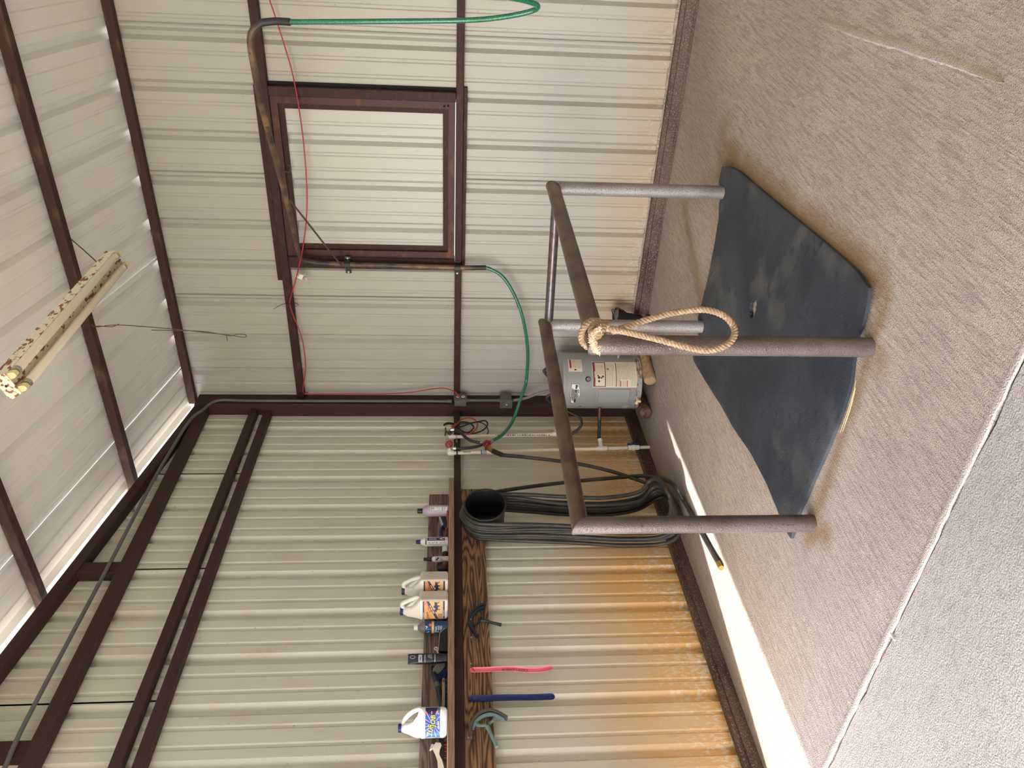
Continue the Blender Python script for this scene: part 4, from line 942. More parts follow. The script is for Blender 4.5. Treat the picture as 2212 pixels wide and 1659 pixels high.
MB().tube(wp, .0035, 6).build('wire_tie', MAT['black_plastic'], wh, smooth=True)

def logm(a, b, r, m, seed):
    rq = random.Random(seed); a = Vector(a); b = Vector(b); t = (b-a).normalized(); e1 = Vector((0, 0, 1)); e2 = t.cross(e1)
    mb = MB(); L = []
    for i in range(9):
        c = a.lerp(b, i/8); rr0 = r*(1+rq.uniform(-.02, .02)); L.append([c+(e1*math.cos(2*math.pi*k/16)+e2*math.sin(2*math.pi*k/16))*rr0*(1+.03*math.sin(3*k+seed)) for k in range(16)])
    L.insert(0, [a+(p-a)*.86-t*.006 for p in L[0]]); L.append([b+(p-b)*.86+t*.006 for p in L[-1]])
    return mb.loft(L)
lg = thing('log', 'pale round log under the right side of the water heater', 'log', (.62, -.5, 0), 'logs under the heater')
logm((.603, -.535, .0445), (.70, -.08, .0445), .0445, 'x', 1).build('log_body', MAT['log_wood'], lg, smooth=True, ang=50)
MB().lathe([(0, .001), (.020, .0009), (.021, 0)], Vector((.603, -.535, .0445))-Vector((.097, .455, 0)).normalized()*.0065, ax=-Vector((.097, .455, 0)), n=14).build('heartwood', MAT['log_wood'], lg)
lg = thing('log', 'dark weathered split log under the left side of the water heater', 'log', (.32, -.57, 0), 'logs under the heater')
logm((.335, -.575, .0445), (.31, -.08, .0445), .0445, 'x', 2).build('log_body', MAT['log_dark'], lg, smooth=True, ang=50)

# ---- black lamp lying behind the heater
wk = thing('work_lamp', 'black flood lamp with a wire guard lying behind the heater', 'lamp', (.93, -.16, .03))
c = RWp(1331, 681, .17); e = RWp(1385, 690, .15); e.z = max(e.z, .05)
t = (c-e).normalized()
MB().lathe([(0, 0), (.030, 0), (.034, .02), (.034, .13), (.050, .16), (.060, .20), (.060, .215), (.052, .215), (.045, .20), (0, .19)], e, ax=t, n=20).build('lamp_body', MAT['black_plastic'], wk, smooth=True)
tip = e+t*.215
MB().tube(cr([tip+Vector((.05, -.02, .0)), tip+t*.035+Vector((.045, -.01, .0)), tip+t*.02+Vector((0, 0, .0)), tip+Vector((-.05, 0, 0))], 6), .004, 6).build('wire_guard', MAT['black_plastic'], wk, smooth=True)
MB().lathe([(0, 0), (.044, 0), (.046, .004), (0, .008)], tip+t*(-.012), ax=t, n=18).build('lens', MAT['ink_grey'], wk, smooth=True)
MB().box(-.03, .03, -.03, .03, 0, .03, bev=.004, M=Matrix.Translation((e.x, e.y, .0))).build('foot', MAT['black_plastic'], wk)

# ---- PVC risers with faucets
def elbow(mb, c, a, b, r):
    c = Vector(c); mb.tube([c+Vector(a)*.034, c+Vector(a)*.012], r, 14).tube(cr([c+Vector(a)*.013, c+(Vector(a)+Vector(b))*.0015, c+Vector(b)*.013], 5), r, 14).tube([c+Vector(b)*.012, c+Vector(b)*.034], r, 14); return mb
PA = LWp(986, 943, .085); PAb = LWp(1203, 938, .085)
ra = thing('water_pipe', 'short cream PVC riser with a T-handled faucet, nearer the corner', 'pipe', PAb)
topA = LWp(973, 944, .085)
MB().tube([topA, PAb], .0135, 14).build('pipe', MAT['pvc'], ra, smooth=True)
elbow(MB(), topA, (0, 0, -1), (.25, .95, 0), .018).build('elbow', MAT['pvc_white'], ra, smooth=True)
elbow(MB(), PAb, (0, 0, 1), (.3, .9, 0), .018).build('elbow', MAT['pvc_white'], ra, smooth=True)
mb = MB(); fnA = lambda u, v: Vector((topA.x+.0141, topA.y+.0, topA.z))+(PAb-topA).normalized()*u+Vector((0, -1, 0))*v
MB().tube([topA.lerp(PAb, .965), topA.lerp(PAb, .975)], .0142, 14).build('primer_ring', MAT['pvc_primer'], ra, smooth=True)
mb = MB(); fA2 = lambda u, v: LWp(1000+u*1000, 943+v*1000, .0995)
put_text(mb, 'H', fA2, .004, .0, .006, .006, rot=math.pi/2); put_bars(mb, 23, fA2, .130, -.003, .12, -.0022); mb.build('lettering', MAT['ink_brown'], ra, norm=False)
fc = LWp(972, 936, .10)
q = MB().ball(fc, .022, (1, 1, .9)).tube([LWp(973, 943, .09), fc], .013, 10).tube([fc, LWp(963, 932.5, .11)], .008, 10).build('faucet', MAT['old_brass'], ra, smooth=True)
MB().tube([LWp(962.5, 924.5, .11), LWp(962.3, 932, .11), LWp(962, 940.5, .11)], [.007, .0055, .007], 8).build('handle', MAT['old_brass'], q, smooth=True)
MB().tube([fc, LWp(976, 929, .12)], .010, 10).tube([LWp(974, 929, .12), LWp(983, 928, .125)], .0125, 12).build('coupling', MAT['chrome'], q, smooth=True)
MB().lathe([(.018, -.004), (.018, .006)], LWp(986, 943, .085), ax=(PAb-topA), n=16).box(.055, .066, LWp(986, 943, .085).y-.045, LWp(986, 943, .085).y+.02, PA.z-.010, PA.z+.006, bev=.001).build('strap', MAT['zinc'], ra, smooth=True)
PB0 = LWp(971, 979, .085); PB1 = LWp(1396, 966, .085); PB1.z = .002
rb = thing('water_pipe', 'long cream PVC riser with a red-wheel faucet and blue floor valve', 'pipe', PB1)
MB().tube([PB0, PB1], .0135, 14).build('pipe', MAT['pvc'], rb, smooth=True)
elbow(MB(), PB0, (0, 0, -1), (.25, .95, 0), .0185).build('elbow', MAT['pvc_white'], rb, smooth=True)
tb_ = PB1-PB0
def on(x): return min((PB0+tb_*(k/400) for k in range(401)), key=lambda P: abs((LWp(x, 970, .085).z)-P.z))
MB().tube([on(1289), on(1311)], .0185, 14).tube([on(1300), on(1300)+Vector((0, .045, 0))], .018, 14).build('tee', MAT['pvc_white'], rb, smooth=True)
tq = on(1300); hsP = hs(hu(884), .385, 0)
br = [tq+Vector((0, .045, 0)), tq+Vector((.03, .10, .005)), tq.lerp(hsP, .7)+Vector((0, .02, .004)), hsP]
MB().tube([tq+Vector((0, .045, 0)), tq+Vector((.010, .075, .0))], .0165, 12).tube([tq+Vector((.010, .078, 0)), tq+Vector((.018, .095, .002))], .019, 12).build('union', MAT['pvc_white'], rb, smooth=True)
MB().tube(cr([tq+Vector((.016, .093, .002)), tq+Vector((.03, .125, .004)), tq.lerp(hsP, .68)+Vector((0, .02, .004))], 6), .0135, 12).build('rubber_joint', MAT['black_rubber'], rb, smooth=True)
MB().tube(cr([tq.lerp(hsP, .66)+Vector((0, .02, .004)), tq.lerp(hsP, .85)+Vector((0, .01, .003)), hsP], 6), .0125, 12).build('copper_tail', MAT['old_brass'], rb, smooth=True)
bv = MB().tube([on(1358), on(1381)], .0195, 14).ball(on(1370), .025, u=14, v=10).build('ball_valve', MAT['pvc_white'], rb, smooth=True)
vv = on(1370)+Vector((.012, .028, 0))
MB().box(-.010, .010, -.004, .010, -.045, .045, bev=.004, M=Matrix.Translation(vv)).tube([vv+Vector((0, -.02, 0)), vv+Vector((0, .014, 0))], .014, 10).build('valve_handle', MAT['valve_blue'], bv, smooth=True)
for xx_ in (1312.5, 1356.5, 1383): MB().tube([on(xx_-.7), on(xx_+.7)], .0143, 14).build('primer_ring', MAT['pvc_primer'], rb, smooth=True)
MB().tube([on(1038.5), on(1041)], .0148, 14).build('tape', MAT['valve_blue'], rb, smooth=True)
MB().tube([on(1041.5), on(1050)], .0145, 14).build('tape', MAT['label_silver'], rb, smooth=True)
MB().tube([on(1051), on(1067)], .0190, 14).build('coupling', MAT['pvc_white'], rb, smooth=True)
mb = MB(); put_bars(mb, 12, lambda u, v: LWp(1003+u*1000, 976.5+v*1000, .0995), .006, .0, .016, -.0025); mb.build('lettering', MAT['ink_brown'], rb, norm=False)
Pm = LWp(987, 979, .085)
MB().lathe([(.018, -.005), (.018, .005)], Pm, ax=tb_, n=16).box(.055, .066, Pm.y-.05, Pm.y+.02, Pm.z-.008, Pm.z+.006, bev=.001).build('strap', MAT['steel_brown'], rb, smooth=True)
def wheel(c, nrm, r, parent):
    c = Vector(c); nrm = Vector(nrm).normalized(); e1 = nrm.orthogonal().normalized(); e2 = nrm.cross(e1)
    pts = []
    for k in range(72):
        a = 2*math.pi*k/72; rr0 = r*(1+.10*math.cos(8*a)); pts.append(c+e1*(rr0*math.cos(a))+e2*(rr0*math.sin(a)))
    mb = MB().tube(pts, .0055, 6, closed=True)
    for k in range(4):
        a = math.pi*k/4*2+.3; mb.tube([c, c+(e1*math.cos(a)+e2*math.sin(a))*r], .0045, 6)
    mb.lathe([(0, .006), (.009, .006), (.010, -.008), (0, -.008)], c, ax=nrm, n=10)
    return mb.build('hand_wheel', MAT['valve_red'], parent, smooth=True, ang=60)
fcB = LWp(970, 967, .10)
q = MB().tube([LWp(970, 976, .09), fcB], .013, 10).tube([fcB, LWp(970, 961, .115)], .009, 10).build('faucet', MAT['brass'], rb, smooth=True)
wheel(LWp(970, 959.5, .12), (.72, -.62, .25), .023, q)
MB().tube([fcB, LWp(977, 968.5, .115)], .0115, 10).tube([LWp(979, 968.5, .115), LWp(985, 968.8, .115)], .013, 12).build('coupling', MAT['chrome'], q, smooth=True)

# ---- mixing valve with its short feed hoses
mv = thing('mixing_valve', 'brass Y valve with a red wheel fed by two short black hoses', 'valve', LWp(1056, 966, .12))
MB().tube([LWp(1051, 972, .10), LWp(1052, 962, .12), LWp(1056, 957, .122)], [.014, .013, .012], 12).ball(LWp(1051, 955, .12), .017).build('valve_body', MAT['old_brass'], mv, smooth=True)
wheel(LWp(1052, 959, .145), (.72, -.62, .2), .024, mv)
MB().tube(cr([LWp(982, 928, .125), LWp(993, 932, .135), LWp(1004, 943, .135), LWp(1018, 952, .13), LWp(1037, 956.5, .125)], 8), .0115, 12).build('feed_hose', MAT['black_rubber'], mv, smooth=True)
MB().tube([LWp(1036, 956.3, .125), LWp(1043, 956.6, .122)], .0085, 10).build('ferrule', MAT['chrome'], mv, smooth=True)
MB().tube(cr([LWp(984, 968.8, .115), LWp(1000, 968.3, .12), LWp(1020, 966.5, .12), LWp(1038, 962, .115), LWp(1049, 956, .115)], 8), .0115, 12).build('feed_hose', MAT['black_rubber'], mv, smooth=True)
b0, b1 = LWp(1053, 966, .125), LWp(1065, 974.5, .13)
MB().tube([b0, b0.lerp(b1, .2), b1], [.014, .020, .019], 14).build('swivel_coupling', MAT['brass'], mv, smooth=True)

# ---- hook with spare cables
hk = thing('cable_hook', 'brown bent hook on the girt beside the T-handled faucet', 'hook', LWp(985, 922, .06))
MB().tube(cr([LWp(992, 926, .055), LWp(984, 918, .075), LWp(972, 914.5, .09), LWp(964, 915.5, .095), LWp(959, 918.5, .095)], 8), [.009]*32+[.0075], 10).build('hook_bar', MAT['steel_brown'], hk, smooth=True)
oc = thing('jumper_cable', 'thin orange and black looped cable hanging from the bent hook', 'cable', LWp(1015, 937, .09))
MB().tube(cr([LWp(*a) for a in [(979, 924, .085), (986, 918, .09), (996, 907, .09), (1012, 902.5, .09), (1026, 907, .09), (1031.5, 917, .09), (1027, 928, .09), (1014, 937, .09), (998, 936, .09), (985, 931.5, .10), (979, 927, .095)]], 8), .0052, 8).build('orange_lead', MAT['cord_orange'], oc, smooth=True)
MB().ball(LWp(978.5, 922, .10), .013, (1, .8, 1.2)).tube([LWp(984, 915, .09), LWp(978, 924, .10)], [.006, .011], 8).build('clip', MAT['cord_orange'], oc, smooth=True)
MB().tube(cr([LWp(*a) for a in [(985, 925, .10), (998, 921, .105), (1015, 915, .105), (1035, 910.5, .10), (1048, 909, .09), (1053, 914, .085), (1051, 922, .085), (1040, 931, .085), (1024, 936, .085), (1008, 936.5, .085), (992, 935, .085)]], 8), .0062, 8).build('black_lead', MAT['black_rubber'], oc, smooth=True)
MB().tube(cr([LWp(*a) for a in [(990, 913, .08), (1002, 911.5, .08), (1014, 914, .08), (1022, 920, .08), (1022, 926, .08), (1014, 933, .085), (1005, 934, .085), (994, 929, .085), (985, 924, .085)]], 8), .0062, 8).build('black_lead', MAT['black_rubber'], oc, smooth=True)
MB().tube(cr([LWp(*a) for a in [(988, 917, .08), (1010, 914, .08), (1033, 912, .08), (1047, 917, .08), (1053, 925, .08), (1055, 933, .08), (1052, 938, .08)]], 8), .0042, 8).build('black_lead', MAT['black_rubber'], oc, smooth=True)
# ---- black hose coiled on a tub hung on the wall
SY0, SY1 = -3.34, -1.115
tub = thing('hose_hanger', 'black plastic tub fixed open-end-out to the lower board', 'hose hanger', (.06, -1.49, 1.15))
TC = Vector((.046, -1.492, 1.288)); tax = Vector((1, -.10, .06)).normalized()
MB().lathe([(0, .0), (.112, .0), (.120, .06), (.128, .20), (.138, .215), (.138, .226), (.128, .226), (.120, .200), (.112, .06), (.100, .012), (0, .012)], TC, ax=tax, n=40).build('tub_shell', MAT['black_plastic'], tub, smooth=True)
MB().lathe([(.1385, .219), (.1400, .222), (.1385, .2265)], TC, ax=tax, n=40).build('rim_lip', MAT['hose_black'], tub, smooth=True)
coil = thing('coiled_hose', 'black rubber water hose looped in long coils over the tub and trailing on the floor', 'hose', (.15, -1.5, .01))
rq = random.Random(21); HRD = .0136
path = []
def zf(p, m=.016):
    p.z = max(p.z, m); return p
path += [zf(LWp(1066, 975, .13)), LWp(1084, 982.5, .13), LWp(1130, 987, .13), LWp(1200, 995, .13), LWp(1255, 1003, .13), LWp(1320, 1018, .13), LWp(1378, 1037, .14), LWp(1412, 1052, .15), LWp(1432, 1066, .16)]
feed = list(path)
path = path[:-1]+[Vector((.175, -1.33, .075)), Vector((.215, -1.45, .022)), Vector((.20, -1.58, .018))]
for i in range(7):
    o = .080+.024*i; r = .142+.004*(i % 3)
    c = TC+tax*(o-.046); dzb = rq.uniform(-.01, .03); lb = rq.uniform(-.02, .035); rb_ = rq.uniform(-.025, .03)
    path += [Vector((o+.09, -1.66-lb*.3, .030+.016*i)), Vector((o+.035, -1.71-lb*.8, .13+dzb+.01*i)), Vector((o, -1.690-lb, .40)), Vector((o, -1.665-lb*.7, .72)), Vector((o, -1.650-lb*.4, 1.02))]
    path += [Vector((o, c.y-r, c.z-.04)), Vector((o, c.y-r*.80, c.z+r*.60)), Vector((o, c.y, c.z+r)), Vector((o, c.y+r*.80, c.z+r*.60)), Vector((o, c.y+r, c.z-.04))]
    path += [Vector((o, -1.375+rb_*.3, 1.04)), Vector((o, -1.415+rb_, .78)), Vector((o+.01, -1.440+rb_, .50)), Vector((o+.02, -1.405+rb_*1.3, .26)), Vector((o+.07, -1.345+rb_, .11+.012*i)), Vector((o+.125, -1.395+rb_, .045+.016*i)), Vector((o+.15, -1.52, .024+.016*i))]
path += [Vector((.24, -1.62, .05)), Vector((.23, -1.66, .03))]
MB().tube(cr(path, 7), HRD, 10).build('hose_coils', MAT['hose_black'], coil, smooth=True)
o = .19; c = TC+tax*(o-.046)
tail = [Vector((o, -1.68, .60)), Vector((o, -1.66, .95)), Vector((o, c.y-.160, c.z-.03)), Vector((o, c.y-.12, c.z+.10)), Vector((o, c.y, c.z+.158)), LWp(1030, 1070, .19), LWp(1062, 1064, .17), LWp(1140, 1052, .15), LWp(1240, 1040, .14), LWp(1330, 1032, .14), LWp(1390, 1028, .15), LWp(1428, 1033, .18)]
tail += [zf(FLp(1458, 1050, .07)), FLp(1476, 1080, .02), FLp(1492, 1108, .0145), FLp(1515, 1150, .0145), FLp(1540, 1196, .0145), FLp(1553, 1218, .0145)]
MB().tube(cr(tail, 8), HRD, 10).build('hose_tail', MAT['hose_black'], coil, smooth=True)
MB().tube([FLp(1552, 1216, .0145), FLp(1558, 1227, .0145)], .0160, 12).build('brass_end', MAT['brass'], coil, smooth=True)
sr = [LWp(1064, 974, .13).lerp(LWp(1085, 983, .13), k/22) for k in range(23)]
MB().tube(sr, [.0185-.0001*k+.0016*(k % 2) for k in range(23)], 12).build('strain_relief', MAT['black_plastic'], coil, smooth=True, ang=80)

# ---- boards and shelf
tag(MB().box(.032, .052, SY0+.0, -1.105, 1.301, 1.4505, bev=.002).box(.0012, .033, -1.60, -1.20, 1.33, 1.42).build('lower_board', MAT['board_grain'], None, loc=(.03, -2.2, 1.30)), 'dark-grained wooden board below the girt holding the scrapers', 'board')
tag(MB().box(.012, .036, SY0, -1.140, 1.5375, 1.672, bev=.002).build('upper_board', MAT['board_grey'], None, loc=(.02, -2.2, 1.54)), 'weathered wooden backboard behind the bottles on the shelf', 'board')
shf = tag(MB().box(.004, .150, SY0, -1.100, 1.5012, 1.5370, bev=.003, seg=2).build('shelf', MAT['board_shelf'], None, loc=(.07, -2.2, 1.50)), 'rough narrow wooden shelf board resting on the girt', 'shelf')
for (x, y) in ((1019, 1384), (1018, 1345), (1018, 1441), (1013, 1601)):
    tag(MB().lathe([(0, .030), (.0045, .030), (.0045, .027), (.0016, .027), (.0016, -.004), (0, -.004)], LWp(x, y, .054), ax=(1, 0, .1), n=8).build('nail', MAT['screw_zinc'], None), {1384: 'bent nail on the lower board left of the dark crescent scraper', 1345: 'nail holding the dark crescent scraper', 1441: 'nail holding the pink scraper', 1601: 'nail holding the pale teal scraper'}[y], 'nail', 'nails in the lower board')

SZ = 1.5372
def camaz(c): return math.atan2(CAMP.y-c.y, CAMP.x-c.x)
def cylfn(c, r, e=.0008):
    az = camaz(c)
    def fn(u, v): a = az+u/r; return Vector((c.x+(r+e)*math.cos(a), c.y+(r+e)*math.sin(a), v))
    return fn
def onshelf(ypx, off=.085): p = LWp(965, ypx, off); return Vector((off, p.y, SZ))
PXM = lambda c: ((c-CAMP).dot(_d))/FPX       # metres per photo pixel at c

# lilac bottle
c = onshelf(1103.5, .095)
b = thing('shampoo_bottle', 'lilac bottle with a black cap at the corner end of the shelf', 'bottle', c)
r = .0385
MB().lathe([(0, 0), (r-.004, 0), (r, .004), (r, .135), (r-.003, .150), (r-.012, .166), (.017, .173), (.0, .173)], c, n=32).build('body', MAT['bottle_lilac'], b, smooth=True)
MB().lathe([(0, .172), (.0165, .172), (.0165, .207), (.015, .2085), (0, .2085)], c, n=24).build('cap', MAT['black_plastic'], b, smooth=True)
fn = cylfn(c, r); fn2 = cylfn(c, r, .0014); fn3 = cylfn(c, r, .002)
lb = MB(); put_rect(lb, fn, -.016, .038, SZ+.004, SZ+.136, 8); lo_ = lb.build('label', MAT['label_silver'], b, norm=False)
mb = MB(); put_rect(mb, fn2, .004, .030, SZ+.046, SZ+.108, 4); put_poly(mb, fn2, [(.017+.013*math.cos(math.pi*k/10), SZ+.108+.016*math.sin(math.pi*k/10)) for k in range(11)]); put_rect(mb, fn2, .003, .028, SZ+.010, SZ+.036, 4); mb.build('panel', MAT['label_white'], lo_, norm=False)
mb = MB(); put_bars(mb, 3, fn3, .0165, SZ+.101, .014, .010); put_rect(mb, fn3, .006, .029, SZ+.0838, SZ+.0848)
for k in range(4): put_rect(mb, fn3, .008, .026-.002*(k % 2), SZ+.056+.0065*k, SZ+.058+.0065*k)
put_bars(mb, 4, fn3, .015, SZ+.026, .016, .006); mb.build('lettering', MAT['ink_grey'], lo_, norm=False)

# black grooming brush with blue handle, red comb
c = onshelf(1132, .07)
b = thing('grooming_brush', 'black bristled brush with a blue handle beside the lilac bottle', 'brush', c)
P0 = LWp(949, 1114, .06); P1 = LWp(956, 1137, .06); P2 = LWp(962, 1160, .06)
bk = cr([P0, LWp(951, 1124, .06), P1], 5); mb = MB()
for i, (p, q) in enumerate(zip(bk, bk[1:])): mb.beam(p, q+(q-p)*.1, .036, .010)
mb.build('brush_back', MAT['label_silver'], b)
mb = MB(); rq = random.Random(3)
for p in bk:
    for k in range(10):
        a = p+Vector((rq.uniform(-.015, .018), rq.uniform(-.006, .006), -.004)); mb.tube([a, Vector((a.x+rq.uniform(-.002, .004), a.y+rq.uniform(-.004, .004), max(SZ+.001, a.z-.040)))], .0014, 4)
mb.build('bristles', MAT['black_plastic'], b)['kind'] = 'stuff'
MB().tube(cr([P1, LWp(953, 1146, .06), LWp(953, 1154, .06), LWp(957, 1163, .06), Vector((.06, LWp(960, 1172, .06).y, SZ+.014))], 6), .0085, 8).build('handle', MAT['scraper_blue'], b, smooth=True)
c = onshelf(1122, .128)
b = thing('red_comb', 'small red plastic comb lying at the front edge of the shelf', 'comb', c)
ya, yb = LWp(967, 1142, .13).y, LWp(967, 1104, .13).y; ym = ya+(yb-ya)*.45
MB().box(.122, .138, ym, yb, SZ+.002, SZ+.013, bev=.002).box(.122, .136, ya+.012, ym+.004, SZ+.001, SZ+.009, bev=.002).tube([Vector((.128, ya+.014, SZ+.006)), Vector((.128, ya, SZ+.021))], .004, 6).build('comb_back', MAT['comb_red'], b)
mb = MB()
for k in range(12): mb.box(.124, .134, ym+(yb-ym)*k/12+.001, ym+(yb-ym)*k/12+.0035, SZ+.0002, SZ+.004)
mb.build('comb_teeth', MAT['comb_red'], b)['kind'] = 'stuff'

# white bottle with blue cap, vertical lettering
c = onshelf(1170, .10); r = .0295
b = thing('conditioner_bottle', 'white bottle with blue cap and black lettering reading up the side', 'bottle', c)
MB().lathe([(0, 0), (r-.003, 0), (r, .004), (r, .140), (r-.002, .150), (r-.009, .166), (.014, .177), (0, .177)], c, n=30).build('body', MAT['bottle_white'], b, smooth=True)
MB().lathe([(0, .176), (.0145, .176), (.0125, .203), (.011, .205), (0, .205)], c, n=22).build('cap', MAT['cap_blue'], b, smooth=True)
fn = cylfn(c, r); fn2 = cylfn(c, r, .0014); fn3 = cylfn(c, r, .002)
lb = MB(); put_rect(lb, fn, -.0165, .030, SZ+.001, SZ+.146, 8); lo_ = lb.build('label', MAT['ink_navy'], b, norm=False)
mb = MB(); put_rect(mb, fn2, -.0145, .0065, SZ+.004, SZ+.138, 5); put_rect(mb, fn2, .0075, .029, SZ+.004, SZ+.022, 4); put_rect(mb, fn2, .0075, .029, SZ+.134, SZ+.138, 4); put_rect(mb, fn2, .0075, .029, SZ+.142, SZ+.144, 4)
put_poly(mb, fn2, [(.012, SZ+.030), (.028, SZ+.024), (.028, SZ+.034), (.018, SZ+.060)]); mb.build('panel', MAT['label_white'], lo_, norm=False)
mb = MB(); put_text(mb, 'QUIC BLACK', fn3, -.0045, SZ+.071, .118, .0145, rot=math.pi/2); put_bars(mb, 3, fn3, .015, SZ+.014, .008, .009, rot=math.pi/2); mb.build('lettering', MAT['ink_black'], lo_, norm=False)
mb = MB()
for k in range(5): put_rect(mb, fn3, .011, .022+.003*(k % 2), SZ+.078+.010*k, SZ+.083+.010*k, 2)
mb.build('print', MAT['label_silver'], lo_, norm=False)

# lying white tube
A = Vector((.075, LWp(964, 1204, .075).y, SZ+.020)); B_ = Vector((.075, LWp(964, 1183, .075).y, SZ+.020)); t = (B_-A)
b = thing('cream_tube', 'white squeeze tube with a black cap lying behind the spray bottle', 'tube', Vector((.075, (A.y+B_.y)/2, SZ)))
L_ = t.length+.01
MB().lathe([(0, 0), (.017, 0), (.0185, .004), (.0185, L_*.42), (.015, L_*.48), (0, L_*.48)], A-t.normalized()*.004, ax=t, n=20).build('cap', MAT['black_plastic'], b, smooth=True)
MB().lathe([(0, L_*.46), (.016, L_*.46), (.0195, L_*.54), (.0195, L_+.045), (.006, L_+.06), (0, L_+.06)], A-t.normalized()*.004, ax=t, n=20).build('body', MAT['tube_white'], b, smooth=True)
MB().tube([A-t.normalized()*.006+Vector((0, 0, .006)), A-t.normalized()*.022+Vector((0, 0, .012))], .012, 10).build('nozzle', MAT['scraper_teal'], b, smooth=True)

# small spray bottle
c = onshelf(1207.5, .115); r = .0175
b = thing('spray_bottle', 'small white bottle with a tall black spray cap', 'bottle', c)
MB().lathe([(0, 0), (r-.002, 0), (r, .003), (r, .082), (r-.002, .092), (r-.007, .100), (.010, .102), (0, .102)], c, n=26).build('body', MAT['bottle_white'], b, smooth=True)
MB().lathe([(0, .101), (.0125, .101), (.0130, .122), (.0105, .123), (.0095, .150), (.008, .152), (0, .152)], c, n=20).build('spray_cap', MAT['black_plastic'], b, smooth=True)
fn = cylfn(c, r); fn2 = cylfn(c, r, .0014)
lb = MB(); put_rect(lb, fn, -.015, .0165, SZ+.003, SZ+.082, 6); lo_ = lb.build('label', MAT['label_silver'], b, norm=False)
mb = MB(); [put_poly(mb, fn2, [(.001+a+.005*math.cos(k*math.pi/5), SZ+.066+b_+.007*math.sin(k*math.pi/5)) for k in range(10)]) for a, b_ in ((-.004, .004), (.004, -.003))]; put_bars(mb, 4, fn2, .0, SZ+.046, .018, .005); put_bars(mb, 4, fn2, .0, SZ+.038, .018, .005)
for k in range(4): put_rect(mb, fn2, -.009, .009, SZ+.010+.006*k, SZ+.012+.006*k)
mb.build('lettering', MAT['ink_black'], lo_, norm=False)

# grey palm brush
c = onshelf(1224, .075)
b = thing('palm_brush', 'grey oval palm brush standing beside the first gallon jug', 'brush', c)
MB().loft([sup(.075, c.y, .022, .028, SZ+.001, 2.5), sup(.075, c.y, .028, .034, SZ+.02, 2.5), sup(.075, c.y, .028, .034, SZ+.05, 2.5), sup(.075, c.y, .020, .026, SZ+.066, 2.5), sup(.075, c.y, .008, .012, SZ+.072, 2.5)]).build('brush_back', MAT['label_silver'], b, smooth=True).data.materials[0] = MAT['grip_dark']
MB().lathe([(.029, -.004), (.033, 0), (.029, .004)], Vector((.082, c.y, SZ+.046)), ax=(.3, -.2, 1), n=24).build('strap', MAT['black_rubber'], b, smooth=True)
MB().ball(Vector((.098, c.y-.004, SZ+.020)), .022, (1, 1, .9)).build('pad', MAT['ink_brown'], b, smooth=True)

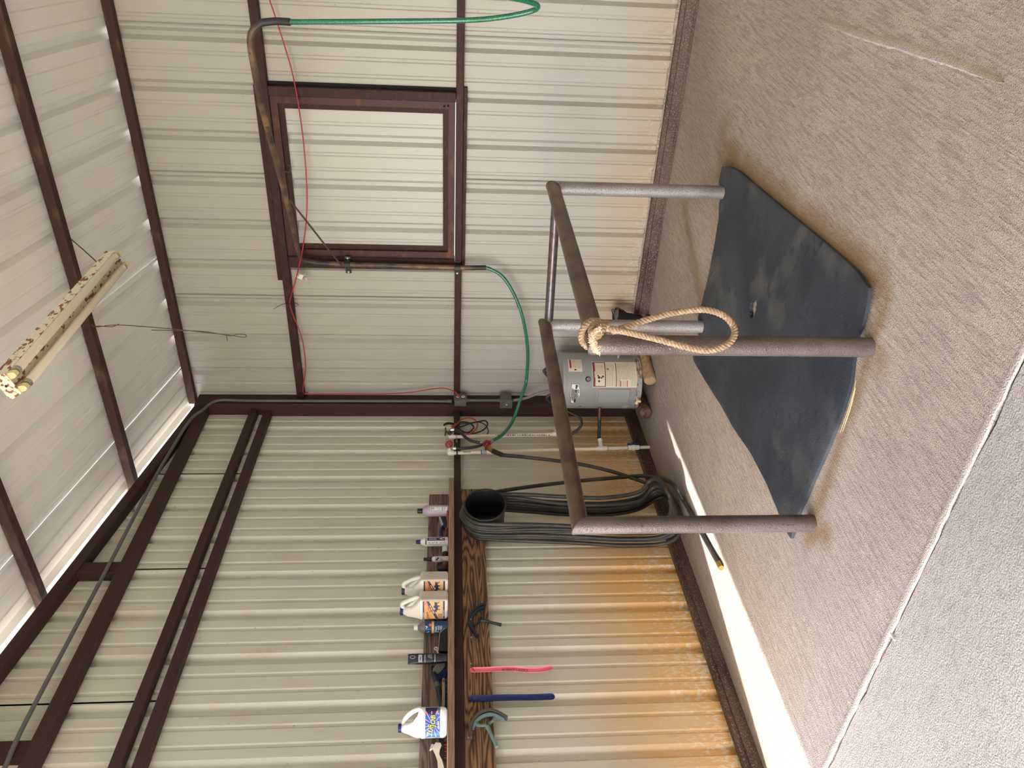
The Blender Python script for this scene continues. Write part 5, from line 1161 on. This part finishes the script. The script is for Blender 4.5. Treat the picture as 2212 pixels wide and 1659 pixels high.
# gallon jugs with orange labels
def rotfn(c, rot):
    cs, sn = math.cos(rot), math.sin(rot)
    return lambda a, b_, z: Vector((c.x+a*cs-b_*sn, c.y+a*sn+b_*cs, c.z+z))
def jug(c, rot, label, full):
    # local axes: a = outward normal of the label face, b = to its right
    J = rotfn(c, rot); hx, hy, H0 = .066, .0605, .152
    b = thing('gallon_jug', label, 'jug', c, 'gallon jugs on the shelf')
    def lp(hx_, hy_, z, e=11, da=0, db=0): return [J(p.x+da, p.y+db, z) for p in sup(0, 0, hx_, hy_, 0, e, 36)]
    bd = MB().loft([lp(hx-.010, hy-.010, 0), lp(hx-.002, hy-.002, .006), lp(hx, hy, .014), lp(hx, hy, H0-.010), lp(hx+.0015, hy+.0015, H0-.006), lp(hx+.0015, hy+.0015, H0), lp(hx, hy, H0+.004), lp(hx*.93, hy*.80, H0+.022, 6, 0, -.010), lp(hx*.60, hy*.48, H0+.055, 5, -.0, -.030), lp(.030, .028, H0+.080, 4, -.0, -.032), lp(.021, .021, H0+.094, 2.2, 0, -.034), lp(.021, .021, H0+.104, 2, 0, -.034)])
    bo_ = bd.build('body', MAT['jug_white'], b, smooth=True, ang=50)
    hp_ = cr([J(0, hy-.022, H0+.004), J(0, hy-.014, H0+.026), J(0, hy-.030, H0+.070), J(0, .014, H0+.104), J(0, .002, H0+.110), J(0, -.012, H0+.106), J(0, -.022, H0+.094)], 6)
    MB().tube(hp_, [.0125]*len(hp_), 12).build('handle', MAT['jug_white'], b, smooth=True)
    MB().tube([J(0, hy-.030, H0+.018), J(0, .006, H0+.055), J(0, -.018, H0+.085)], [.013, .011, .010], 10).build('handle_web', MAT['jug_white'], b, smooth=True)
    MB().lathe([(0, 0), (.0235, 0), (.0235, .016), (.022, .018), (0, .018)], J(0, -.034, H0+.103), n=24).build('cap', MAT['ink_navy'], b, smooth=True)
    f = lambda e: (lambda u, v: J(hx+e, u, v))
    def curved(u, v, e):   # follow the rounded corner a little
        return J(hx+e, u, v)
    f = lambda e: (lambda u, v: curved(u, v, e))
    y0, y1, z0, z1 = -.0515, .0525, .018, H0-.010
    lbm = MB(); put_rect(lbm, f(.0012), y0, y1, z0, z1, 10); lo_ = lbm.build('label', MAT['label_sand'], b, norm=False)
    mb = MB(); put_poly(mb, f(.0018), [(y0, z1-.008), (y1, z1-.008), (y1, z1-.034), (y0, z0+.030)]); mb.build('orange_field', MAT['label_orange'], lo_, norm=False)
    mb = MB(); put_rect(mb, f(.0022), y0, y1, z1-.008, z1, 8); put_rect(mb, f(.0022), y0, y1, z0, z0+.010, 8); put_poly(mb, f(.0022), [(y0, z0+.052), (y1, z1-.020), (y1, z1-.034), (y0, z0+.036)]); mb.build('navy_bands', MAT['ink_navy'], lo_, norm=False)
    mb = MB()   # fan of rays
    for k in range(9):
        a = R(200+18*k); a2 = a+R(5); c0 = (.018, z0+.052)
        P = [(c0[0]+.022*math.cos(a), c0[1]+.022*math.sin(a)), (c0[0]+.038*math.cos(a), c0[1]+.038*math.sin(a)), (c0[0]+.038*math.cos(a2), c0[1]+.038*math.sin(a2))]
        P = [(max(y0, min(y1, p)), max(z0+.011, min(z1, q))) for p, q in P]; put_poly(mb, f(.0019), P)
    mb.build('rays', MAT['label_orange'], lo_, norm=False)
    mb = MB()   # pair of running horses in silhouette
    for (du, dv, s_) in ((.030, .050, 1.0), (.008, .046, 1.0)):
        horse = [(-.020, .002), (-.014, .014), (-.006, .012), (-.002, .007), (.008, .008), (.014, .006), (.019, .010), (.017, .001), (.014, -.004), (.016, -.014), (.019, -.020), (.014, -.018), (.010, -.008), (.002, -.006), (-.002, -.010), (-.004, -.019), (-.008, -.019), (-.006, -.008), (-.010, -.004), (-.012, .002), (-.017, -.001)]
        put_poly(mb, f(.0025+.0003*(du > .02)), [(du+x*s_, z0+dv+y*s_) for x, y in horse])
    mb.build('horse_emblem', MAT['ink_navy'], lo_, norm=False)
    sl_ = math.atan2((z1-.020)-(z0+.052), y1-y0)
    mb = MB(); put_text(mb, 'Mane', f(.0026), -.030, z1-.026, .040, .015, rot=.30, shear=.2); put_text(mb, "'n Tail", f(.0026), .010, z1-.035, .046, .014, rot=.30, shear=.2); mb.build('lettering', MAT['ink_black'], lo_, norm=False)
    mb = MB(); put_bars(mb, 9, f(.0028), .004, (z0+.044+z1-.027)/2+.002, .056, .008, rot=sl_); put_bars(mb, 8, f(.0028), -.028, z1-.004, .034, .004); put_bars(mb, 9, f(.0028), -.02, z0+.005, .040, .004); mb.build('white_lettering', MAT['ink_white'], lo_, norm=False)
    mb = MB(); put_poly(mb, f(.0027), [(.040+.011*math.cos(k*math.pi/5), z1-.018+.008*math.sin(k*math.pi/5)) for k in range(10)]); mb.build('red_spot', MAT['ink_coral'], lo_, norm=False)
    mb = MB()
    for k in range(6): put_rect(mb, f(.0026), -.050, -.022, z0+.016+.004*k, z0+.018+.004*k)
    mb.build('fine_print', MAT['ink_brown'], lo_, norm=False)['kind'] = 'stuff'
    return b
ja = R(-66)
c1 = onshelf(1306, .127); c1.z = SZ; jug(c1, ja, 'nearer white gallon jug with an orange horse label, left of the other jug', True)
c2 = onshelf(1263, .124); jug(Vector((.124, c2.y, SZ)), ja, 'white gallon jug half hidden behind the nearer orange-labelled jug', False)

# clear bottle with blue label
c = onshelf(1354.5, .085); r = .0325
b = thing('clear_bottle', 'clear bottle with a white cap and blue winter-scene label', 'bottle', c)
MB().lathe([(0, 0), (r-.004, 0), (r, .005), (r, .130), (r-.002, .142), (r-.010, .156), (.014, .166), (.013, .170), (0, .170)], c, n=32).build('body', MAT['clear_plastic'], b, smooth=True)
MB().lathe([(0, .169), (.0150, .169), (.0150, .1745), (.0142, .175), (.0142, .190), (0, .191)], c, n=24).build('cap', MAT['label_white'], b, smooth=True)
MB().lathe([(0, .004), (r-.003, .006), (r-.003, .115), (0, .115)], c, n=28).build('contents', MAT['label_blue'], b, smooth=True)
fn = cylfn(c, r); fn2 = cylfn(c, r, .0014); fn3 = cylfn(c, r, .002)
lb = MB(); put_rect(lb, fn, -.048, .048, SZ+.004, SZ+.128, 14); lo_ = lb.build('label', MAT['label_blue'], b, norm=False)
mb = MB(); put_rect(mb, fn2, -.045, .045, SZ+.078, SZ+.090, 12); mb.build('label_band', MAT['label_sand'], lo_, norm=False)
mb = MB(); put_poly(mb, fn2, [(-.030, SZ+.118), (-.006, SZ+.122), (.010, SZ+.126), (.004, SZ+.112), (-.010, SZ+.106), (-.026, SZ+.104)]); put_text(mb, 'Blue', fn3, -.012, SZ+.068, .032, .013); put_text(mb, 'Frost', fn3, -.010, SZ+.053, .036, .013); put_bars(mb, 9, fn3, -.010, SZ+.041, .034, .004); put_bars(mb, 7, fn3, -.006, SZ+.035, .028, .004); mb.build('lettering', MAT['ink_white'], lo_, norm=False)
mb = MB(); put_poly(mb, fn3, [(.0095, SZ+.108), (.0215, SZ+.103), (.0175, SZ+.090), (.0045, SZ+.095)]); mb.build('price_sticker', MAT['ink_coral'], lo_, norm=False)

# black clipper case and white hoof-pick handle
ya, yb = LWp(958, 1414, .075).y, LWp(958, 1366, .075).y
b = thing('clipper_case', 'black plastic case with a sloped end lying behind the black tube', 'case', Vector((.07, (ya+yb)/2, SZ)))
zt_ = LWp(948, 1390, .075).z
MB().slab([Vector((.045, ya, SZ)), Vector((.045, yb+.015, SZ)), Vector((.045, yb, SZ+.014)), Vector((.045, yb-.030, zt_-.004)), Vector((.045, ya, zt_+.002))], (.060, 0, 0)).build('case_shell', MAT['tube_navy'], b)
MB().tube(cr([Vector((.106, ya+.012, SZ+.012)), Vector((.108, (ya+yb)/2, SZ+.018)), Vector((.106, yb-.014, SZ+.014))], 6), .003, 6).build('latch_rib', MAT['grip_dark'], b, smooth=True)
MB().tube([Vector((.1055, yb+.008, SZ+.014)), Vector((.1055, yb-.030, zt_-.003)), Vector((.1055, ya+.002, zt_+.001))], .0016, 5).build('edge_trim', MAT['label_silver'], b)
c = LWp(943, 1404, .10)
b = thing('hoof_pick', 'cream plastic handle with an eyelet sticking up behind the black tube', 'hoof pick', c)
pts = arc(Vector((.095, LWp(942, 1401, .095).y, LWp(942, 1401, .095).z)), .0085, 0, 2*math.pi, (0, 1, 0), (0, 0, 1), 20)[:-1]
MB().tube(pts, .0036, 6, closed=True).tube([LWp(945, 1405, .095), LWp(948, 1416, .085)], [.0065, .0045], 8).build('handle', MAT['bottle_white'], b, smooth=True)
MB().tube([LWp(948, 1415, .085), Vector((.08, LWp(955, 1424, .08).y, SZ+.01))], .004, 8).build('shank', MAT['zinc'], b, smooth=True)

# black squeeze tube standing on its cap
c = onshelf(1422, .11)
b = thing('squeeze_tube', 'black squeeze tube with grey print standing on its cap', 'tube', c)
az = camaz(c); J = rotfn(c, az)
def tl_(hx_, hy_, z, e=2.6): return [J(p.x, p.y, z) for p in sup(0, 0, hx_, hy_, 0, e, 30)]
MB().loft([tl_(.0225, .0235, 0), tl_(.0235, .0245, .004), tl_(.0235, .0245, .024), tl_(.022, .023, .026)]).build('cap', MAT['black_plastic'], b, smooth=True)
MB().loft([tl_(.0225, .0245, .026), tl_(.0235, .0265, .034), tl_(.0205, .0275, .10, 2.4), tl_(.0110, .0275, .165, 2.2), tl_(.0030, .0270, .200, 2.2), tl_(.0018, .0270, .212, 4)]).build('body', MAT['tube_navy'], b, smooth=True)
def ft(u, v, e=.0016):
    tt = max(0, min(1, (v-.034)/.17)); hx_ = .0235*(1-tt)+.004*tt+.006*math.sin(math.pi*tt)*1.2; return J(hx_*math.sqrt(max(.02, 1-(u/.0285)**2))+e, u, v)
mb = MB(); put_rect(mb, ft, -.016, .022, .136, .156, 6); put_rect(mb, ft, -.016, .022, .119, .123, 6); put_rect(mb, ft, -.018, .022, .066, .070, 6); lo_ = mb.build('print_block', MAT['label_silver'], b, norm=False)
mb = MB()
for k in range(16):
    a, a2 = 2*math.pi*k/16, 2*math.pi*(k+1)/16
    put_poly(mb, ft, [(.010+.008*math.cos(a), .187+.015*math.sin(a)), (.010+.008*math.cos(a2), .187+.015*math.sin(a2)), (.010+.0062*math.cos(a2), .187+.0125*math.sin(a2)), (.010+.0062*math.cos(a), .187+.0125*math.sin(a))])
for k in range(4): put_rect(mb, ft, -.002+.003*k, .022, .085+.006*k, .087+.006*k, 3)
mb.build('logo', MAT['label_silver'], b, norm=False)
mb = MB(); put_bars(mb, 5, lambda u, v: ft(u, v, .0026), .002, .146, .026, .008); mb.build('lettering', MAT['ink_black'], lo_, norm=False)

# scrub brush with dark green-banded handle; wood-backed brush
hd = [LWp(934, 1441, .052), LWp(936, 1452, .052), LWp(941, 1466, .052), LWp(946, 1485, .052), LWp(951, 1505, .055), LWp(955, 1530, .055)]
b = thing('scrub_brush', 'dark-handled scrub brush with a green band and grey-blue bristles', 'brush', Vector((.08, hd[2].y, SZ)))
hc_ = cr(hd, 6); MB().tube(hc_, [.012+.003*math.sin(math.pi*i/(len(hc_)-1)) for i in range(len(hc_))], 12).build('handle', MAT['grip_dark'], b, smooth=True)
MB().tube([hc_[15], hc_[18]], .0152, 12).build('grip_band', MAT['grip_green'], b, smooth=True)
for nm, mm, (pa, pb), cnt in (('bristles', 'bristle_grey', ((938, 1450), (950, 1434)), 150), ('bristle_tuft', 'bristle_blue', ((947, 1466), (957, 1452)), 110)):
    mb = MB(); rq = random.Random(len(nm)); a0 = LWp(*pa, .062); a1 = LWp(*pb, .062); dr = (a1-a0)
    for k in range(cnt):
        s_ = a0+Vector((rq.uniform(-.014, .010), rq.uniform(-.012, .012), rq.uniform(-.028, .008))); e_ = s_+dr+Vector((rq.uniform(-.008, .008), rq.uniform(-.006, .006), rq.uniform(-.006, .006))); e_.z = max(e_.z, SZ+.001); s_.z = max(s_.z, SZ+.002); mb.tube([s_, e_], .0014, 4)
    mb.build(nm, MAT[mm], b)['kind'] = 'stuff'
ya, yb = LWp(957, 1532, .10).y, LWp(957, 1471, .10).y
b = thing('wooden_brush', 'wood-backed brush lying bristles-down in front of the scrub brush', 'brush', Vector((.10, (ya+yb)/2, SZ)))
MB().box(.078, .126, ya, yb, SZ+.012, SZ+.028, bev=.005, seg=2).build('wood_back', MAT['board_shelf'], b, smooth=True)
mb = MB(); rq = random.Random(9)
for k in range(260):
    x = rq.uniform(.080, .125); y = rq.uniform(ya+.004, yb-.004); mb.tube([Vector((x, y, SZ+.013)), Vector((x+rq.uniform(-.003, .006), y+rq.uniform(-.003, .003), SZ+.0005))], .0011, 4)
mb.build('bristles', MAT['grip_dark'], b)['kind'] = 'stuff'
MB().ball(Vector((.127, yb-.018, SZ+.020)), .008, (.3, 1.2, .8)).build('knot', MAT['ink_brown'], b, smooth=True)

# white bleach-type jug
c = onshelf(1560, .128); az = camaz(c)+R(2); J = rotfn(c, az)
b = thing('cleaner_jug', 'white jug with a blue cap and bold yellow-lettered blue label', 'jug', c)
hx, hy, H0 = .056, .0715, .150
def lp(hx_, hy_, z, e=4, da=0, db=0): return [J(p.x+da, p.y+db, z) for p in sup(0, 0, hx_, hy_, 0, e, 40)]
MB().loft([lp(hx-.016, hy-.018, 0), lp(hx-.004, hy-.006, .006), lp(hx, hy, .020), lp(hx, hy, .032), lp(hx-.0015, hy-.0015, .034), lp(hx-.0015, hy-.0015, .108), lp(hx, hy, .110), lp(hx, hy, .124), lp(hx-.004, hy-.006, .134, 3.5, 0, -.001), lp(hx*.86, hy*.70, .146, 2.8, 0, -.018), lp(hx*.70, hy*.50, .166, 2.4, 0, -.026), lp(hx*.52, hy*.36, .190, 2.2, 0, -.024), lp(.022, .022, .212, 2, 0, -.020), lp(.0175, .0175, .218, 2, 0, -.020), lp(.0175, .0175, .224, 2, 0, -.020)]).build('body', MAT['jug_clean'], b, smooth=True, ang=50)
MB().lathe([(0, 0), (.0205, 0), (.0205, .014), (.019, .016), (0, .016)], J(0, -.020, .223), n=26).build('cap', MAT['cap_blue'], b, smooth=True)
hp_ = cr([J(0, hy-.012, .120), J(0, hy-.009, .142), J(0, hy-.018, .168), J(0, hy-.038, .194), J(0, .012, .212), J(0, -.006, .217)], 7)
MB().tube(hp_, [.0115]*len(hp_), 12).build('handle', MAT['jug_clean'], b, smooth=True)
def bl_(e): return lambda u, v: J((hx-.0015)*max(0, 1-(abs(u)/hy)**4)**.25+e, u, v)
z0, z1 = .036, .106
lb = MB(); put_rect(lb, bl_(.0010), -.066, .0665, z0, z1, 16); lo_ = lb.build('label', MAT['label_cobalt'], b, norm=False)
mb = MB(); put_rect(mb, bl_(.0016), .038, .0662, z0, z1, 6); mb.build('label_corner', MAT['ink_navy'], lo_, norm=False)
mb = MB(); cc = (-.012, .070)
for k in range(15):
    a = 2*math.pi*k/15+.1; w = .045; L = .075
    P = [(cc[0]+.010*math.cos(a), cc[1]+.010*math.sin(a)*.7), (cc[0]+L*math.cos(a-w), cc[1]+L*math.sin(a-w)), (cc[0]+L*math.cos(a+w), cc[1]+L*math.sin(a+w))]
    ts = min(1, min(((z1-cc[1]) if math.sin(a) > 0 else (cc[1]-z0))/max(1e-4, abs(L*math.sin(a))), ((.052-cc[0]) if math.cos(a) > 0 else (cc[0]+.070))/max(1e-4, abs(L*math.cos(a)))))*.96
    P = [P[0]]+[(cc[0]+(p-cc[0])*ts, cc[1]+(q-cc[1])*ts) for p, q in P[1:]]
    for q in range(6):
        f0, f1 = q/6, (q+1)/6; LQ = [tuple(P[0][m_]+(P[w_][m_]-P[0][m_])*f for m_ in (0, 1)) for w_, f in ((1, f0), (1, f1), (2, f1), (2, f0))]
        put_poly(mb, bl_(.0020), LQ if q else LQ[1:])
mb.build('burst_rays', MAT['ink_coral'], lo_, norm=False)
for e, m, g_, dx in ((.0024, 'ink_black', 1.10, .0012), (.0030, 'ink_yellow', 1.0, 0)):
    mb = MB(); put_text(mb, 'TOP', bl_(e), -.034+dx, .082-dx, .046*g_, .027*g_, rot=R(-6), shear=.15); put_text(mb, 'JOB', bl_(e), .004+dx, .066-dx, .054*g_, .029*g_, rot=R(-2), shear=.15); mb.build('lettering' if m == 'ink_yellow' else 'lettering_shadow', MAT[m], lo_, norm=False)
mb = MB(); put_bars(mb, 4, bl_(.0030), -.012, .043, .036, .008, rot=.05); put_bars(mb, 7, bl_(.0030), .050, .047, .030, .004); put_bars(mb, 6, bl_(.0030), .052, .041, .034, .0035); mb.build('white_lettering', MAT['ink_white'], lo_, norm=False)

# white hand brush at the end of the shelf, dark brush behind it
b = thing('hand_brush', 'white curved-handle scrub brush at the near end of the shelf', 'brush', Vector((.10, LWp(945, 1640, .10).y, SZ)))
hb = MB().loft([[LWp(x, y, .10+dx) for (x, y, dx) in L] for L in (
    [(941, 1603.5, .018), (951, 1604, .018), (951, 1604, -.018), (941, 1603.5, -.018)],
    [(937, 1610, .021), (954, 1610, .021), (954, 1610, -.021), (937, 1610, -.021)],
    [(934, 1618, .021), (950, 1620, .021), (950, 1620, -.021), (934, 1618, -.021)],
    [(940, 1630, .012), (949, 1630, .012), (949, 1630, -.012), (940, 1630, -.012)],
    [(945, 1645, .011), (955, 1642, .011), (955, 1642, -.011), (945, 1645, -.011)],
    [(946, 1665, .011), (960, 1662, .011), (960, 1662, -.011), (946, 1665, -.011)],
    [(949, 1690, .010), (961, 1688, .010), (961, 1688, -.010), (949, 1690, -.010)])])
hb.build('brush_body', MAT['bristle_white'], b, smooth=True, ang=60)
mb = MB(); rq = random.Random(4)
for k in range(170):
    f = rq.random(); a = LWp(938-4*f, 1609+9*f, .10+rq.uniform(-.019, .019)); e_ = LWp(938-4*f-rq.uniform(3, 6.5), 1608+13*f+rq.uniform(-1.5, 1.5), a.x+rq.uniform(-.004, .004)); mb.tube([a, e_], .0012, 4)
mb.build('bristles', MAT['bristle_white'], b)['kind'] = 'stuff'
ya, yb = LWp(952, 1640, .06).y, LWp(952, 1594, .06).y
b = thing('dandy_brush', 'dark brown brush lying behind the white hand brush', 'brush', Vector((.06, (ya+yb)/2, SZ)))
MB().box(.040, .082, ya, yb, SZ+.014, SZ+.040, bev=.008, seg=2).build('brush_back', MAT['grip_dark'], b, smooth=True)
mb = MB(); rq = random.Random(14)
for k in range(160):
    x = rq.uniform(.043, .079); y = rq.uniform(ya+.004, yb-.004); mb.tube([Vector((x, y, SZ+.015)), Vector((x, y, SZ+.0005))], .0013, 4)
mb.build('bristles', MAT['comb_red'], b)['kind'] = 'stuff'

# ---- scrapers hanging from the lower board
BX = .0545
def strip(pts, w0, name, m, parent, th=.010, cup=.006):
    """cupped plastic strip along pts (list of wall points), half width w0"""
    P = cr(pts, 20); L = []
    for i, p in enumerate(P):
        t_ = (P[min(i+1, len(P)-1)]-P[max(i-1, 0)]).normalized(); s_ = t_.cross(Vector((1, 0, 0))).normalized()
        f = i/(len(P)-1); en = min(1, math.sqrt(max(0, 1-(1-min(f, 1-f)*14)**2)) if min(f, 1-f)*14 < 1 else 1); w = w0*max(.12, en)
        L.append([p+s_*w+Vector((cup+.003, 0, 0)), p+s_*w*.75+Vector((.0025, 0, 0)), p-s_*w*.75+Vector((.0025, 0, 0)), p-s_*w+Vector((cup+.003, 0, 0)), p-s_*(w+.0012)+Vector((cup, 0, 0)), p-s_*w*.8, p+s_*w*.8, p+s_*(w+.0012)+Vector((cup, 0, 0))])
    return MB().loft(L).build(name, MAT[m], parent, smooth=True, ang=60)
b = thing('sweat_scraper', 'pink plastic strip scraper with handwriting hanging on the board', 'scraper', LWp(1192, 1446, BX), 'sweat scrapers on the board')
pk = [LWp(1014.5, 1449, BX), LWp(1050, 1448, BX), LWp(1100, 1446, BX), LWp(1140, 1449, BX+.004), LWp(1170, 1448, BX+.004), LWp(1193, 1443, BX+.003)]
strip(pk, .0145, 'strip', 'scraper_pink', b)
mb = MB(); put_text(mb, 'AUBREY LIDDLE', lambda u, v: LWp(1112+u*1000, 1447.5+u*40-v*1000, BX+.0075), 0, 0, .057, .0060); mb.build('handwriting', MAT['ink_brown'], b, norm=False)
MB().tube([LWp(1026, 1450, BX+.006), LWp(1019, 1442.5, BX+.014)], .002, 6).build('cord_loop', MAT['black_plastic'], b)
b = thing('sweat_scraper', 'dark blue plastic strip scraper hanging on the board', 'scraper', LWp(1197, 1507, BX), 'sweat scrapers on the board')
strip([LWp(1013, 1511, BX), LWp(1060, 1509, BX), LWp(1100, 1508, BX), LWp(1150, 1507.5, BX+.003), LWp(1198.5, 1505.5, BX+.003)], .0180, 'strip', 'scraper_blue', b, cup=.004)
MB().ball(LWp(1023, 1510, BX+.004), .004, u=8, v=6).build('screw', MAT['old_brass'], b)
def band(pts, w0, x, th, mb):
    P = cr(pts, 6)
    for i in range(len(P)):
        pass
    A, B = [], []
    for i, p in enumerate(P):
        t_ = (P[min(i+1, len(P)-1)]-P[max(i-1, 0)]).normalized(); s_ = t_.cross(Vector((1, 0, 0))).normalized()
        A.append(p+s_*w0); B.append(p-s_*w0)
    L = [[Vector((x, a.y, a.z)), Vector((x, b_.y, b_.z)), Vector((x+th, b_.y, b_.z)), Vector((x+th, a.y, a.z))] for a, b_ in zip(A, B)]
    return mb.loft(L)
def crescent(label, frame, blade, outer, inner, struts, handle, m, mb_, grp='sweat scrapers on the board'):
    b = thing('sweat_scraper', label, 'scraper', LWp(*handle[-1], BX), grp)
    band([LWp(*q, BX) for q in outer], .0065, BX, .030, MB()).build('blade', MAT[mb_], b, smooth=True)
    band([LWp(*q, BX) for q in inner], .0050, BX+.004, .022, MB()).build('frame', MAT[m], b, smooth=True)
    for s_ in struts: band([LWp(*q, BX) for q in s_], .0042, BX+.008, .012, MB()).build('strut', MAT[m], b, smooth=True)
    hp_ = cr([LWp(*q, BX+.014) for q in handle], 5); n_ = len(hp_)
    MB().tube(hp_, [.0115-.003*math.sin(math.pi*i/(n_-1)) for i in range(n_-1)]+[.007], 12).build('handle', MAT[m], b, smooth=True)
crescent('dark green crescent scraper with a handle hanging under the jugs', 'x', 'x', [(1048.5, 1310), (1036, 1314), (1023, 1324), (1014.5, 1338), (1013, 1348), (1018, 1361), (1025, 1371), (1031, 1379)], [(1046, 1316), (1036, 1320), (1026, 1328), (1019, 1339), (1018, 1348), (1022, 1358)], [[(1036, 1321), (1040, 1330), (1039, 1338)], [(1039, 1341), (1035, 1347), (1026, 1355)]], [(1038, 1340), (1050, 1341), (1062, 1345), (1075, 1348), (1083, 1350)], 'scraper_dark', 'scraper_dark')
crescent('pale teal crescent scraper with a brown blade left of the blue strip scraper', 'x', 'x', [(1017, 1598), (1015, 1585), (1019, 1568), (1030, 1552), (1046, 1542), (1062, 1540), (1078, 1546), (1095, 1556)], [(1022, 1578), (1027, 1565), (1037, 1555), (1050, 1549), (1062, 1548), (1074, 1552), (1088, 1560)], [[(1024, 1567), (1036, 1571), (1050, 1570)], [(1056, 1567), (1064, 1561), (1069, 1552)]], [(1052, 1569), (1058, 1581), (1064, 1594), (1070, 1606), (1074, 1615)], 'scraper_teal', 'blade_grey')

for o in bpy.data.objects:      # flat print too fine to pick apart
    if o.parent and o.name.split('.')[0] in ('rules', 'red_bands', 'pictogram', 'lettering', 'white_lettering', 'lettering_shadow', 'navy_bands', 'rays', 'burst_rays', 'horse_emblem', 'logo', 'print_block', 'print', 'panel', 'badge_bar', 'handwriting', 'slot', 'sealant_bead'): o['kind'] = 'stuff'
